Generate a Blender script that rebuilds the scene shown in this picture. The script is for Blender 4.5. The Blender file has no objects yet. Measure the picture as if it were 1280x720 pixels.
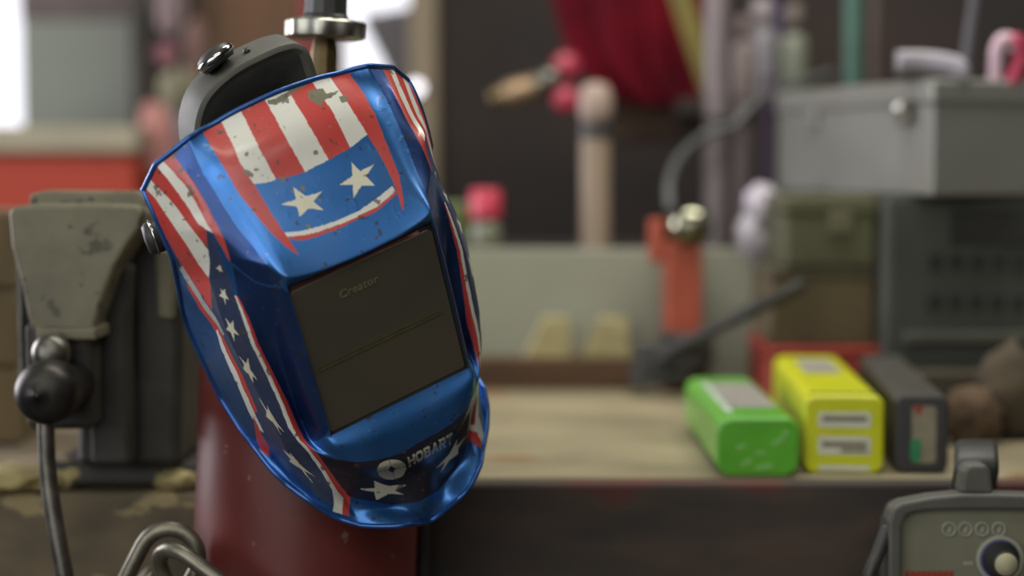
import bpy, bmesh, math, random
import numpy as np
from mathutils import Vector, Matrix
random.seed(7)
SC = bpy.context.scene
COL = SC.collection
PI = math.pi

# ------------------------------------------------------------------ camera
FPX = 2200.0                                   # focal length in pixels of a 1280 px wide frame
PITCH = math.atan(153.0 / FPX)
CAM = Vector((0.0, 0.0, 1.24))
cd = bpy.data.cameras.new('camera'); cam = bpy.data.objects.new('camera', cd); COL.objects.link(cam)
cam.location = CAM; cam.rotation_euler = (PI / 2 - PITCH, 0, 0)
cd.sensor_width = 36.0; cd.lens = FPX / 1280.0 * 36.0
cd.clip_start = 0.05; cd.clip_end = 60
cd.dof.use_dof = True; cd.dof.focus_distance = 1.45; cd.dof.aperture_fstop = 1.7; cd.dof.aperture_blades = 0
SC.camera = cam
_cp, _sp = math.cos(PITCH), math.sin(PITCH)
def ray(px, py):
    a, b = (px - 640) / FPX, (py - 360) / FPX
    return Vector((a, _cp - b * _sp, -_sp - b * _cp))
def at(px, py, Y):
    d = ray(px, py); return CAM + d * (Y / d.y)
def onz(px, py, z):
    d = ray(px, py); return CAM + d * ((z - CAM.z) / d.z)

# ------------------------------------------------------------------ helpers
def lin(c):
    return tuple((v / 12.92 if v <= 0.04045 else ((v + 0.055) / 1.055) ** 2.4) for v in [k / 255.0 for k in c])
def mat(name, rgb, rough=0.6, metal=0.0, var=0.25, scale=18.0, bump=0.0, rgb2=None, spec=0.5, coat=0.0, stretch=None, spots=None):
    """procedural material: base colour broken up by noise, optional bump, optional spots of dirt"""
    m = bpy.data.materials.new(name); m.use_nodes = True
    nt = m.node_tree; N = nt.nodes; L = nt.links; b = N['Principled BSDF']
    b.inputs['Roughness'].default_value = rough; b.inputs['Metallic'].default_value = metal
    b.inputs['Specular IOR Level'].default_value = spec
    if coat: b.inputs['Coat Weight'].default_value = coat; b.inputs['Coat Roughness'].default_value = 0.12
    c1 = lin(rgb); c2 = lin(rgb2) if rgb2 else tuple(v * (1 - var) for v in c1)
    tc = N.new('ShaderNodeTexCoord'); mp = N.new('ShaderNodeMapping'); L.new(tc.outputs['Object'], mp.inputs['Vector'])
    if stretch: mp.inputs['Scale'].default_value = stretch
    nz = N.new('ShaderNodeTexNoise'); nz.inputs['Scale'].default_value = scale; nz.inputs['Detail'].default_value = 6
    L.new(mp.outputs['Vector'], nz.inputs['Vector'])
    rp = N.new('ShaderNodeValToRGB'); rp.color_ramp.elements[0].position = 0.35; rp.color_ramp.elements[1].position = 0.68
    rp.color_ramp.elements[0].color = (*c2, 1); rp.color_ramp.elements[1].color = (*c1, 1)
    L.new(nz.outputs['Fac'], rp.inputs['Fac'])
    out = rp.outputs['Color']
    if spots:
        n2 = N.new('ShaderNodeTexNoise'); n2.inputs['Scale'].default_value = spots[1]; n2.inputs['Detail'].default_value = 3
        L.new(mp.outputs['Vector'], n2.inputs['Vector'])
        r2 = N.new('ShaderNodeValToRGB'); r2.color_ramp.elements[0].position = spots[2]; r2.color_ramp.elements[1].position = spots[2] + 0.04
        L.new(n2.outputs['Fac'], r2.inputs['Fac'])
        mx = N.new('ShaderNodeMix'); mx.data_type = 'RGBA'
        L.new(r2.outputs['Color'], mx.inputs['Factor']); L.new(out, mx.inputs['A']); mx.inputs['B'].default_value = (*lin(spots[0]), 1)
        out = mx.outputs['Result']
    L.new(out, b.inputs['Base Color'])
    rr = N.new('ShaderNodeMapRange'); rr.inputs['To Min'].default_value = max(0.02, rough - 0.1); rr.inputs['To Max'].default_value = min(1, rough + 0.12)
    L.new(nz.outputs['Fac'], rr.inputs['Value']); L.new(rr.outputs['Result'], b.inputs['Roughness'])
    if bump:
        bp = N.new('ShaderNodeBump'); bp.inputs['Strength'].default_value = bump; bp.inputs['Distance'].default_value = 0.004
        L.new(nz.outputs['Fac'], bp.inputs['Height']); L.new(bp.outputs['Normal'], b.inputs['Normal'])
    return m
def clean(s): return s
def thing(name, label, cat, loc=(0, 0, 0), rz=0.0, group=None, rot=None):
    o = bpy.data.objects.new(name, None); COL.objects.link(o); o.empty_display_size = 0.05
    o.location = loc; o.rotation_euler = rot if rot else (0, 0, rz)
    o['label'] = label; o['category'] = cat
    if group: o['group'] = group
    return o
def obj(name, bm, m, parent=None, smooth=False, bevel=0.0, seg=2, label=None, kind=None, solid=0.0, sub=0):
    me = bpy.data.meshes.new(name)
    if bm is not None:
        bmesh.ops.recalc_face_normals(bm, faces=bm.faces)
        if smooth:
            for f in bm.faces: f.smooth = True
        bm.to_mesh(me); bm.free()
    o = bpy.data.objects.new(name, me); COL.objects.link(o)
    if m: me.materials.append(m)
    if parent: o.parent = parent
    if solid:
        s = o.modifiers.new('s', 'SOLIDIFY'); s.thickness = solid; s.offset = 0
    if bevel:
        b = o.modifiers.new('b', 'BEVEL'); b.width = bevel; b.segments = seg; b.limit_method = 'ANGLE'; b.angle_limit = 0.6
    if sub:
        s = o.modifiers.new('u', 'SUBSURF'); s.levels = sub; s.render_levels = sub
    if label: o['label'] = label
    if kind: o['kind'] = kind
    return o
def single(name, bm, m, label, cat, group=None, loc=None, **k):
    o = obj(name, bm, m, **k); o['label'] = label; o['category'] = cat
    if group: o['group'] = group
    if loc is not None: o.location = loc
    return o
def struct(name, bm, m, **k):
    return obj(name, bm, m, kind='structure', **k)
def box(bm, c, s, rot=None, taper=None):
    """axis box of size s centred at c"""
    M = Matrix.Translation(Vector(c))
    if rot: M = M @ rot.to_4x4() if isinstance(rot, Matrix) else M @ Matrix.Rotation(rot, 4, 'Z')
    r = bmesh.ops.create_cube(bm, size=1.0)
    for v in r['verts']:
        x, y, z = v.co.x * s[0], v.co.y * s[1], v.co.z * s[2]
        if taper and z > 0: x *= taper; y *= taper
        v.co = M @ Vector((x, y, z))
    return bm
def nb(): return bmesh.new()
def bx(c, s, **k): return box(nb(), c, s, **k)
def prism(bm, pts, y0, y1, axis='Y'):
    """outline pts (a,b) in the XZ plane extruded along Y (or XY along Z, or YZ along X)"""
    def P(a, b, t): return {'Y': (a, t, b), 'Z': (a, b, t), 'X': (t, a, b)}[axis]
    A = [bm.verts.new(P(a, b, y0)) for a, b in pts]; B = [bm.verts.new(P(a, b, y1)) for a, b in pts]
    bm.faces.new(A); bm.faces.new(B[::-1]); n = len(pts)
    for i in range(n): bm.faces.new((A[i], A[(i + 1) % n], B[(i + 1) % n], B[i]))
    return bm
def tube(bm, pts, r, n=12, closed=False, cap=True):
    pts = [Vector(p) for p in pts]; k = len(pts); rs = r if isinstance(r, (list, tuple)) else [r] * k
    rings = []; up = None
    for i, p in enumerate(pts):
        if closed: t = pts[(i + 1) % k] - pts[i - 1]
        else: t = pts[min(i + 1, k - 1)] - pts[max(i - 1, 0)]
        t.normalize()
        if up is None:
            up = t.orthogonal().normalized()
        up = (up - t * up.dot(t)); up.normalize(); s = t.cross(up)
        rings.append([bm.verts.new(p + (up * math.cos(2 * PI * j / n) + s * math.sin(2 * PI * j / n)) * rs[i]) for j in range(n)])
    for i in range(k if closed else k - 1):
        a, b = rings[i], rings[(i + 1) % k]; off = 0
        if closed and i == k - 1:
            off = min(range(n), key=lambda o: sum((a[j].co - b[(j + o) % n].co).length for j in range(n)))
        for j in range(n): bm.faces.new((a[j], a[(j + 1) % n], b[(j + 1 + off) % n], b[(j + off) % n]))
    if cap and not closed: bm.faces.new(rings[0][::-1]); bm.faces.new(rings[-1])
    return bm
def smoothpath(pts, n=8):
    pts = [Vector(p) for p in pts]; out = []
    for i in range(len(pts) - 1):
        p0, p1, p2, p3 = pts[max(i - 1, 0)], pts[i], pts[i + 1], pts[min(i + 2, len(pts) - 1)]
        for j in range(n):
            t = j / n
            out.append(0.5 * ((2 * p1) + (p2 - p0) * t + (2 * p0 - 5 * p1 + 4 * p2 - p3) * t * t + (3 * p1 - p0 - 3 * p2 + p3) * t ** 3))
    out.append(pts[-1]); return out
def lathe(bm, prof, n=32, M=None, a0=0.0, a1=2 * PI):
    """profile (r, z) spun about local Z"""
    full = abs(a1 - a0 - 2 * PI) < 1e-6; m = n if full else n + 1
    rings = []
    for r, z in prof:
        rings.append([bm.verts.new((max(r, 1e-5) * math.cos(a0 + (a1 - a0) * j / n), max(r, 1e-5) * math.sin(a0 + (a1 - a0) * j / n), z)) for j in range(m)])
    for a, b in zip(rings, rings[1:]):
        for j in range(m if full else m - 1): bm.faces.new((a[j], a[(j + 1) % m], b[(j + 1) % m], b[j]))
    vs = [v for r in rings for v in r]
    bmesh.ops.remove_doubles(bm, verts=vs, dist=2e-5)
    if M is not None:
        for v in bm.verts: v.co = M @ v.co
    return bm
def axisM(loc, d):
    """matrix putting local Z along d at loc"""
    q = Vector((0, 0, 1)).rotation_difference(Vector(d).normalized())
    return Matrix.Translation(Vector(loc)) @ q.to_matrix().to_4x4()
def roundrect(w, h, r, n=5, cx=0, cy=0):
    out = []
    for sx, sy, a in ((1, 1, 0), (-1, 1, 90), (-1, -1, 180), (1, -1, 270)):
        for i in range(n + 1):
            t = math.radians(a + 90 * i / n)
            out.append((cx + sx * (w / 2 - r) + r * math.cos(t), cy + sy * (h / 2 - r) + r * math.sin(t)))
    return out
def blob(bm, c, s, seed=0, amp=0.18, sub=3, freq=2.2):
    r = bmesh.ops.create_icosphere(bm, subdivisions=sub, radius=1.0)
    from mathutils import noise
    for v in r['verts']:
        k = 1 + amp * noise.noise(v.co * freq + Vector((seed * 3.1, seed, -seed)))
        v.co = Vector((v.co.x * s[0] * k, v.co.y * s[1] * k, v.co.z * s[2] * k)) + Vector(c)
    return bm
def text_mesh(name, s, size, m, parent, M, shear=0.0, depth=0.0003, ls=1.0):
    cu = bpy.data.curves.new(name, 'FONT'); cu.body = s; cu.size = size; cu.extrude = depth; cu.shear = shear
    cu.align_x = 'CENTER'; cu.align_y = 'CENTER'; cu.space_character = ls; cu.offset = size * 0.012
    t = bpy.data.objects.new(name + '_src', cu); COL.objects.link(t)
    dg = bpy.context.evaluated_depsgraph_get(); me = bpy.data.meshes.new_from_object(t.evaluated_get(dg))
    bpy.data.objects.remove(t); bpy.data.curves.remove(cu)
    me.name = name; o = bpy.data.objects.new(name, me); COL.objects.link(o); me.materials.clear(); me.materials.append(m)
    if parent: o.parent = parent
    o.matrix_local = M
    return o
NET = np.array([[[0.0,-89.0,190.0],[0.0,-58.0,165.0],[0.0,-41.0,138.0],[0.0,-15.0,105.0],[0.0,8.5,75.3],[0.0,2.0,72.5],[0.0,3.0,0.0],[0.0,3.0,-67.0],[0.0,13.0,-86.0],[0.0,17.0,-113.0],[0.0,4.0,-141.0],[0.0,3.0,-165.0],[0.0,-2.6,-194.3]],[[-36.0,-89.5,188.0],[-36.0,-58.5,163.7],[-36.0,-41.5,138.0],[-36.0,-15.5,105.0],[-36.0,8.0,77.0],[-36.0,2.0,73.0],[-36.0,3.0,0.0],[-36.0,3.0,-67.0],[-36.0,13.0,-84.0],[-36.0,17.0,-108.0],[-29.0,2.2,-132.3],[-27.0,-7.3,-165.3],[-28.0,13.8,-173.9]],[[-62.0,-90.5,184.0],[-62.0,-59.5,161.0],[-62.0,-42.5,138.0],[-62.0,-16.5,105.0],[-64.0,6.0,83.0],[-66.0,2.0,74.0],[-66.0,3.0,0.0],[-66.0,3.0,-67.0],[-65.0,9.0,-77.0],[-62.0,8.2,-91.7],[-54.0,1.3,-117.5],[-49.0,-11.4,-155.2],[-46.0,5.2,-170.1]],[[-81.5,-85.5,183.3],[-83.0,-68.7,158.1],[-81.0,-52.7,139.0],[-76.0,-28.6,109.3],[-72.5,-9.6,90.8],[-74.5,-11.7,68.5],[-80.0,-24.3,9.4],[-79.0,-25.1,-55.4],[-79.0,-16.2,-72.0],[-77.0,-1.5,-82.1],[-68.0,-9.3,-112.7],[-62.0,-18.0,-146.3],[-60.0,-5.4,-167.1]],[[-94.5,-91.4,176.1],[-91.5,-67.7,152.1],[-91.0,-53.6,134.5],[-91.5,-38.8,114.8],[-92.5,-34.7,98.7],[-94.0,-36.2,82.2],[-98.0,-26.8,37.5],[-91.0,-17.2,-37.7],[-88.0,-14.5,-64.1],[-84.0,-10.9,-78.1],[-77.0,-13.6,-103.5],[-73.0,-14.5,-129.2],[-71.0,-17.6,-161.5]],[[-108.5,-99.2,168.0],[-105.5,-82.0,150.7],[-102.5,-64.1,132.5],[-100.5,-47.6,120.7],[-103.5,-51.0,99.3],[-107.0,-55.1,77.5],[-111.0,-40.9,32.8],[-102.0,-25.4,-38.2],[-98.0,-27.9,-69.3],[-94.0,-33.3,-90.2],[-88.0,-33.0,-111.4],[-84.0,-29.6,-129.3],[-82.0,-24.9,-149.9]],[[-122.0,-106.4,149.4],[-122.5,-101.0,141.3],[-122.5,-95.0,128.8],[-122.0,-89.3,110.9],[-121.0,-87.2,92.1],[-118.0,-92.0,72.6],[-110.5,-64.0,32.3],[-104.0,-59.4,-44.7],[-101.0,-65.7,-77.6],[-97.0,-72.6,-106.2],[-94.0,-62.5,-119.6],[-92.0,-51.4,-129.4],[-91.0,-33.8,-136.9]],[[-122.5,-107.6,148.5],[-123.0,-102.6,140.9],[-123.0,-96.7,128.4],[-122.5,-92.2,110.1],[-121.5,-90.1,91.3],[-119.0,-107.8,65.0],[-115.0,-139.2,1.0],[-110.0,-129.8,-66.9],[-107.5,-107.5,-90.6],[-106.0,-89.8,-100.6],[-103.5,-76.1,-112.8],[-101.0,-63.4,-121.3],[-98.5,-48.7,-126.2]]]) / 1000.0
PATTERN = [
('red',1,[[-4.089,-0.182],[-4.082,0.225],[-4.097,0.39],[-4.089,0.51],[-4.074,0.645],[-4.066,0.78],[-4.035,0.916],[-4.043,1.096],[-4.035,1.313],[-4.019,1.538],[-4.019,1.726],[-4.019,1.906],[-4.035,2.071],[-4.043,2.229],[-4.019,2.417],[-4.019,2.612],[-4.012,2.814],[-3.981,3.009],[-3.996,3.272],[-3.988,3.557],[-3.996,3.872],[-3.988,4.188],[-4.043,4.143],[-4.121,3.91],[-4.175,3.677],[-4.261,3.467],[-4.37,3.28],[-4.463,3.114],[-4.556,2.919],[-4.611,2.717],[-4.611,2.492],[-4.572,2.274],[-4.518,2.019],[-4.51,1.779],[-4.486,1.553],[-4.486,1.343],[-4.494,1.156],[-4.486,0.961],[-4.518,0.811],[-4.556,0.66],[-4.564,0.503],[-4.595,0.353],[-4.626,0.203],[-4.665,-0.205],[-4.385,-0.19]]),
('white',1,[[-4.665,-0.205],[-4.626,0.203],[-4.595,0.353],[-4.564,0.503],[-4.556,0.66],[-4.518,0.811],[-4.486,0.961],[-4.494,1.156],[-4.486,1.343],[-4.486,1.553],[-4.51,1.779],[-4.518,2.019],[-4.572,2.274],[-4.611,2.492],[-4.611,2.717],[-4.556,2.919],[-4.961,2.814],[-5.062,2.544],[-5.039,2.311],[-5.016,2.094],[-5.0,1.891],[-4.984,1.711],[-4.969,1.546],[-4.984,1.396],[-4.969,1.231],[-4.992,1.066],[-4.984,0.878],[-4.992,0.683],[-5.008,0.495],[-5.023,0.278],[-5.039,-0.167]]),
('red',1,[[-5.039,-0.167],[-5.023,0.278],[-5.008,0.495],[-4.992,0.683],[-4.984,0.878],[-4.992,1.066],[-4.969,1.231],[-4.984,1.396],[-4.969,1.546],[-4.984,1.711],[-5.0,1.891],[-5.016,2.094],[-5.039,2.311],[-5.062,2.544],[-4.961,2.814],[-5.008,3.099],[-5.023,3.332],[-5.023,3.542],[-5.008,3.76],[-5.078,3.572],[-5.14,3.4],[-5.195,3.189],[-5.233,2.927],[-5.249,2.664],[-5.257,2.432],[-5.249,2.221],[-5.249,2.026],[-5.249,1.831],[-5.257,1.666],[-5.28,1.433],[-5.304,1.201],[-5.335,1.013],[-5.366,0.803],[-5.397,0.608],[-5.428,0.338],[-5.475,-0.175],[-5.327,-0.182],[-5.195,-0.167]]),
('white',1,[[-5.475,-0.175],[-5.428,0.338],[-5.397,0.608],[-5.366,0.803],[-5.335,1.013],[-5.304,1.201],[-5.28,1.433],[-5.257,1.666],[-5.249,1.831],[-5.249,2.026],[-5.249,2.221],[-5.257,2.432],[-5.249,2.664],[-5.233,2.927],[-5.195,3.189],[-5.14,3.4],[-5.078,3.572],[-5.008,3.76],[-5.0,4.03],[-4.977,4.308],[-5.008,4.51],[-5.023,4.713],[-5.047,4.916],[-5.148,4.743],[-5.218,4.54],[-5.288,4.338],[-5.327,4.12],[-5.366,3.91],[-5.405,3.715],[-5.444,3.497],[-5.475,3.317],[-5.506,3.114],[-5.529,2.904],[-5.545,2.709],[-5.553,2.507],[-5.56,2.304],[-5.568,2.094],[-5.591,1.861],[-5.599,1.629],[-5.615,1.411],[-5.623,1.148],[-5.661,0.848],[-5.739,0.48],[-5.825,-0.227]]),
('red',1,[[-5.825,-0.227],[-5.739,0.48],[-5.661,0.848],[-5.623,1.148],[-5.615,1.411],[-5.599,1.629],[-5.591,1.861],[-5.568,2.094],[-5.56,2.304],[-5.553,2.507],[-5.545,2.709],[-5.529,2.904],[-5.506,3.114],[-5.475,3.317],[-5.444,3.497],[-5.405,3.715],[-5.366,3.91],[-5.327,4.12],[-5.288,4.338],[-5.218,4.54],[-5.148,4.743],[-5.047,4.916],[-5.062,5.088],[-5.109,5.223],[-5.171,5.321],[-5.257,5.426],[-5.389,5.538],[-5.576,5.651],[-5.669,5.568],[-5.716,5.471],[-5.685,5.373],[-5.669,5.283],[-5.661,5.201],[-5.63,5.103],[-5.661,5.006],[-5.739,4.72],[-5.763,4.465],[-5.77,4.203],[-5.794,3.947],[-5.833,3.715],[-5.864,3.46],[-5.895,3.212],[-5.949,2.979],[-5.949,2.724],[-5.949,2.492],[-5.949,2.251],[-5.942,1.974],[-5.949,1.681],[-5.918,1.366],[-5.926,1.028],[-5.895,0.623],[-5.911,0.143]]),
('shade_blue',1,[[-3.0,-0.242],[-3.0,0.143],[-3.0,0.3],[-3.0,0.428],[-3.0,0.563],[-3.008,0.698],[-2.992,0.856],[-3.039,0.991],[-2.984,1.163],[-2.984,1.336],[-2.984,1.516],[-2.992,1.696],[-3.016,1.839],[-3.016,1.989],[-3.047,2.109],[-3.047,2.214],[-3.054,2.311],[-3.054,2.402],[-3.07,2.492],[-3.078,2.589],[-3.07,2.679],[-3.054,2.784],[-3.039,2.889],[-3.023,3.002],[-2.984,3.189],[-2.984,3.4],[-3.0,3.61],[-2.961,3.782],[-2.969,3.977],[-2.782,4.023],[-2.58,4.075],[-2.261,4.18],[-2.463,4.48],[-2.689,4.705],[-3.101,4.818],[-3.257,4.848],[-3.412,4.886],[-3.529,4.773],[-3.661,4.653],[-3.747,4.54],[-3.84,4.413],[-3.942,4.27],[-3.988,4.188],[-3.996,3.872],[-3.988,3.557],[-3.996,3.272],[-3.981,3.009],[-4.012,2.814],[-4.019,2.612],[-4.019,2.417],[-4.043,2.229],[-4.035,2.071],[-4.019,1.906],[-4.019,1.726],[-4.019,1.538],[-4.035,1.313],[-4.043,1.096],[-4.035,0.916],[-4.066,0.78],[-4.074,0.645],[-4.089,0.51],[-4.097,0.39],[-4.082,0.225],[-4.089,-0.182],[-3.809,-0.197],[-3.545,-0.212],[-3.288,-0.22]]),  # shade beside the brow, painted in as a darker metallic blue
('shade_blue',1,[[-3.942,4.488],[-3.794,4.63],[-3.669,4.743],[-3.537,4.863],[-3.412,4.961],[-3.265,4.923],[-3.109,4.886],[-2.852,4.841],[-2.455,4.901],[-2.206,5.028],[-2.043,5.073],[-2.035,5.133],[-2.051,5.193],[-2.043,5.253],[-2.035,5.313],[-2.027,5.373],[-2.035,5.433],[-2.043,5.501],[-2.035,5.561],[-2.035,5.629],[-2.019,5.689],[-2.019,5.756],[-2.019,5.824],[-2.019,5.891],[-2.012,5.959],[-2.004,6.026],[-2.004,6.101],[-2.004,6.176],[-2.004,6.251],[-2.012,6.334],[-2.004,6.409],[-2.012,6.477],[-2.012,6.552],[-2.012,6.619],[-2.012,6.694],[-2.019,6.762],[-2.019,6.844],[-2.027,6.912],[-2.191,6.972],[-2.44,7.452],[-2.658,7.902],[-2.891,8.098],[-3.514,8.33],[-3.49,8.06],[-3.467,7.805],[-3.545,7.64],[-3.514,7.43],[-3.498,7.242],[-3.521,7.069],[-3.49,6.942],[-3.498,6.882],[-3.521,6.822],[-3.56,6.769],[-3.576,6.709],[-3.591,6.649],[-3.615,6.597],[-3.638,6.544],[-3.646,6.484],[-3.654,6.432],[-3.685,6.386],[-3.7,6.326],[-3.724,6.274],[-3.724,6.214],[-3.755,6.161],[-3.747,6.094],[-3.747,6.011],[-3.747,5.936],[-3.77,5.854],[-3.778,5.771],[-3.825,5.704],[-3.879,5.629],[-3.903,5.538],[-3.957,5.463],[-4.004,5.373],[-3.988,5.283],[-3.973,5.186],[-3.965,5.096],[-3.949,5.006],[-3.942,4.743]]),  # shade on the cheeks next to the lens, painted in as darker blue
('navy',1,[[-4.805,3.039],[-4.681,3.295],[-4.541,3.527],[-4.471,3.782],[-4.401,4.03],[-4.339,4.323],[-4.284,4.593],[-4.214,4.893],[-4.191,5.066],[-4.167,5.163],[-4.152,5.253],[-4.128,5.351],[-4.105,5.448],[-4.089,5.531],[-4.074,5.621],[-4.066,5.704],[-4.074,5.786],[-4.066,5.869],[-4.051,5.959],[-4.066,6.034],[-4.089,6.109],[-4.105,6.169],[-4.113,6.229],[-4.097,6.289],[-4.097,6.341],[-4.089,6.402],[-4.097,6.454],[-4.082,6.507],[-4.089,6.559],[-4.097,6.619],[-4.128,6.679],[-4.136,6.739],[-4.121,6.792],[-4.167,6.859],[-4.152,6.912],[-4.183,6.972],[-4.245,7.099],[-4.261,7.28],[-4.3,7.445],[-4.237,7.632],[-4.214,7.865],[-4.191,8.15],[-4.152,8.473],[-4.152,8.818],[-4.121,9.096],[-4.144,9.328],[-4.105,9.561],[-4.066,9.779],[-4.058,10.004],[-4.035,10.229],[-4.066,10.462],[-4.051,10.702],[-3.973,10.919],[-4.121,11.107],[-4.191,11.302],[-4.284,11.527],[-4.486,11.452],[-4.658,11.385],[-4.829,11.302],[-4.984,11.174],[-5.156,11.069],[-5.335,10.964],[-5.482,10.829],[-5.615,10.657],[-5.654,10.379],[-5.708,10.131],[-5.716,9.854],[-5.77,9.636],[-5.802,9.388],[-5.708,9.073],[-5.732,8.795],[-5.77,8.57],[-5.802,8.368],[-5.833,8.165],[-5.825,7.947],[-5.833,7.752],[-5.864,7.58],[-5.879,7.422],[-5.887,7.242],[-5.879,7.069],[-5.864,6.957],[-5.856,6.897],[-5.856,6.829],[-5.848,6.762],[-5.856,6.702],[-5.848,6.634],[-5.879,6.582],[-5.926,6.537],[-5.973,6.492],[-6.012,6.447],[-5.965,6.379],[-5.981,6.326],[-5.973,6.266],[-5.918,6.191],[-5.903,6.124],[-5.887,6.041],[-5.848,5.959],[-5.747,5.846],[-5.669,5.734],[-5.568,5.621],[-5.381,5.501],[-5.249,5.381],[-5.163,5.276],[-5.101,5.171],[-5.047,5.058],[-5.023,4.916],[-5.008,4.698],[-5.008,4.48],[-4.992,4.24],[-5.0,4.03],[-4.977,3.82],[-5.0,3.602],[-5.0,3.4],[-4.992,3.174],[-4.922,2.852]]),
('pale',1,[[-5.732,4.42],[-5.7,4.698],[-5.654,4.946],[-5.661,5.081],[-5.677,5.156],[-5.685,5.238],[-5.708,5.321],[-5.732,5.411],[-5.763,5.493],[-5.747,5.568],[-5.724,5.644],[-5.677,5.711],[-5.615,5.779],[-5.591,5.869],[-5.63,5.966],[-5.591,6.049],[-5.872,6.124],[-6.066,6.086],[-6.175,6.019],[-6.183,5.944],[-6.191,5.861],[-6.183,5.786],[-6.175,5.696],[-6.152,5.614],[-6.144,5.516],[-6.097,5.403],[-6.051,5.291],[-6.012,5.186],[-5.965,5.081],[-5.918,4.893],[-5.981,4.6]]),  # edge highlight of the side panel, painted as a pale stripe
('red',1,[[-5.957,5.163],[-6.027,5.268],[-6.066,5.366],[-6.097,5.471],[-6.121,5.561],[-6.152,5.659],[-6.144,5.756],[-6.105,5.839],[-6.051,5.914],[-5.957,5.981],[-5.965,6.064],[-5.973,6.146],[-5.965,6.214],[-5.942,6.274],[-5.934,6.341],[-5.918,6.402],[-5.887,6.454],[-5.833,6.499],[-5.802,6.552],[-5.77,6.604],[-5.778,6.657],[-5.778,6.709],[-5.833,6.777],[-5.833,6.829],[-5.825,6.882],[-5.848,6.949],[-5.848,7.062],[-5.848,7.242],[-6.066,7.31],[-6.097,7.152],[-6.105,6.994],[-6.105,6.934],[-6.121,6.874],[-6.128,6.822],[-6.136,6.769],[-6.121,6.717],[-6.128,6.664],[-6.136,6.612],[-6.16,6.559],[-6.167,6.499],[-6.191,6.447],[-6.198,6.386],[-6.214,6.326],[-6.23,6.266],[-6.237,6.199],[-6.245,6.131],[-6.253,6.064],[-6.261,5.981],[-6.292,5.899],[-6.307,5.831],[-6.331,5.764],[-6.354,5.681],[-6.323,5.583],[-6.315,5.486],[-6.276,5.388],[-6.276,5.291],[-6.206,5.193]]),
('white',1,[[-6.097,6.064],[-6.128,6.139],[-6.121,6.199],[-6.152,6.266],[-6.152,6.326],[-6.167,6.386],[-6.152,6.439],[-6.136,6.499],[-6.113,6.552],[-6.089,6.604],[-6.089,6.657],[-6.082,6.709],[-6.097,6.769],[-6.097,6.822],[-6.089,6.874],[-6.058,6.927],[-6.074,6.994],[-6.058,7.137],[-6.027,7.295],[-6.004,7.467],[-5.981,7.647],[-5.949,7.827],[-5.926,8.023],[-6.121,7.947],[-6.152,7.79],[-6.198,7.64],[-6.245,7.497],[-6.268,7.355],[-6.268,7.189],[-6.276,7.032],[-6.276,6.949],[-6.276,6.889],[-6.276,6.829],[-6.284,6.777],[-6.292,6.717],[-6.3,6.664],[-6.307,6.612],[-6.315,6.552],[-6.315,6.492],[-6.3,6.424],[-6.315,6.364],[-6.3,6.304],[-6.268,6.244],[-6.237,6.176],[-6.206,6.101]]),
('red',1,[[-6.16,7.437],[-6.128,7.595],[-6.105,7.76],[-6.089,7.955],[-6.074,8.158],[-6.012,8.405],[-5.949,8.66],[-6.37,9.298],[-6.673,9.261],[-6.588,8.893],[-6.564,8.6],[-6.44,8.293],[-6.354,8.045],[-6.268,7.82],[-6.214,7.625]]),
('white',1,[[-4.136,5.366],[-4.105,5.478],[-4.089,5.583],[-4.066,5.689],[-4.074,5.786],[-4.066,5.869],[-4.051,5.959],[-4.066,6.034],[-4.089,6.109],[-4.105,6.169],[-4.113,6.229],[-4.097,6.289],[-4.097,6.341],[-4.089,6.402],[-4.097,6.454],[-4.082,6.507],[-4.089,6.559],[-4.097,6.619],[-4.128,6.679],[-4.136,6.739],[-4.121,6.792],[-4.167,6.859],[-4.152,6.912],[-4.206,6.994],[-4.261,7.182],[-4.268,7.377],[-4.315,7.58],[-4.261,7.752],[-4.222,7.977],[-4.214,8.255],[-4.167,8.675],[-4.128,9.051],[-4.113,9.253],[-4.136,9.471],[-4.113,9.674],[-4.113,9.891],[-4.058,10.079],[-4.074,10.296],[-4.066,10.499],[-4.027,10.709],[-3.973,10.919],[-4.105,11.25],[-4.237,11.512],[-4.424,11.805],[-4.152,11.79],[-3.887,11.782],[-3.77,11.572],[-3.529,11.332],[-3.257,11.002],[-3.56,10.912],[-3.654,10.739],[-3.716,10.537],[-3.77,10.304],[-3.778,10.071],[-3.833,9.869],[-3.848,9.651],[-3.872,9.448],[-3.879,9.223],[-3.887,8.998],[-3.918,8.638],[-4.012,8.263],[-3.988,8.008],[-3.988,7.805],[-4.012,7.632],[-3.981,7.422],[-3.973,7.235],[-3.942,7.024],[-3.895,6.927],[-3.911,6.867],[-3.887,6.807],[-3.887,6.747],[-3.879,6.687],[-3.864,6.627],[-3.879,6.574],[-3.856,6.514],[-3.895,6.469],[-3.879,6.409],[-3.879,6.349],[-3.887,6.296],[-3.918,6.244],[-3.918,6.184],[-3.903,6.116],[-3.903,6.041],[-3.887,5.959],[-3.903,5.876],[-3.911,5.794],[-3.942,5.719],[-3.949,5.636],[-3.996,5.546],[-4.027,5.456],[-4.066,5.373]]),
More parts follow.
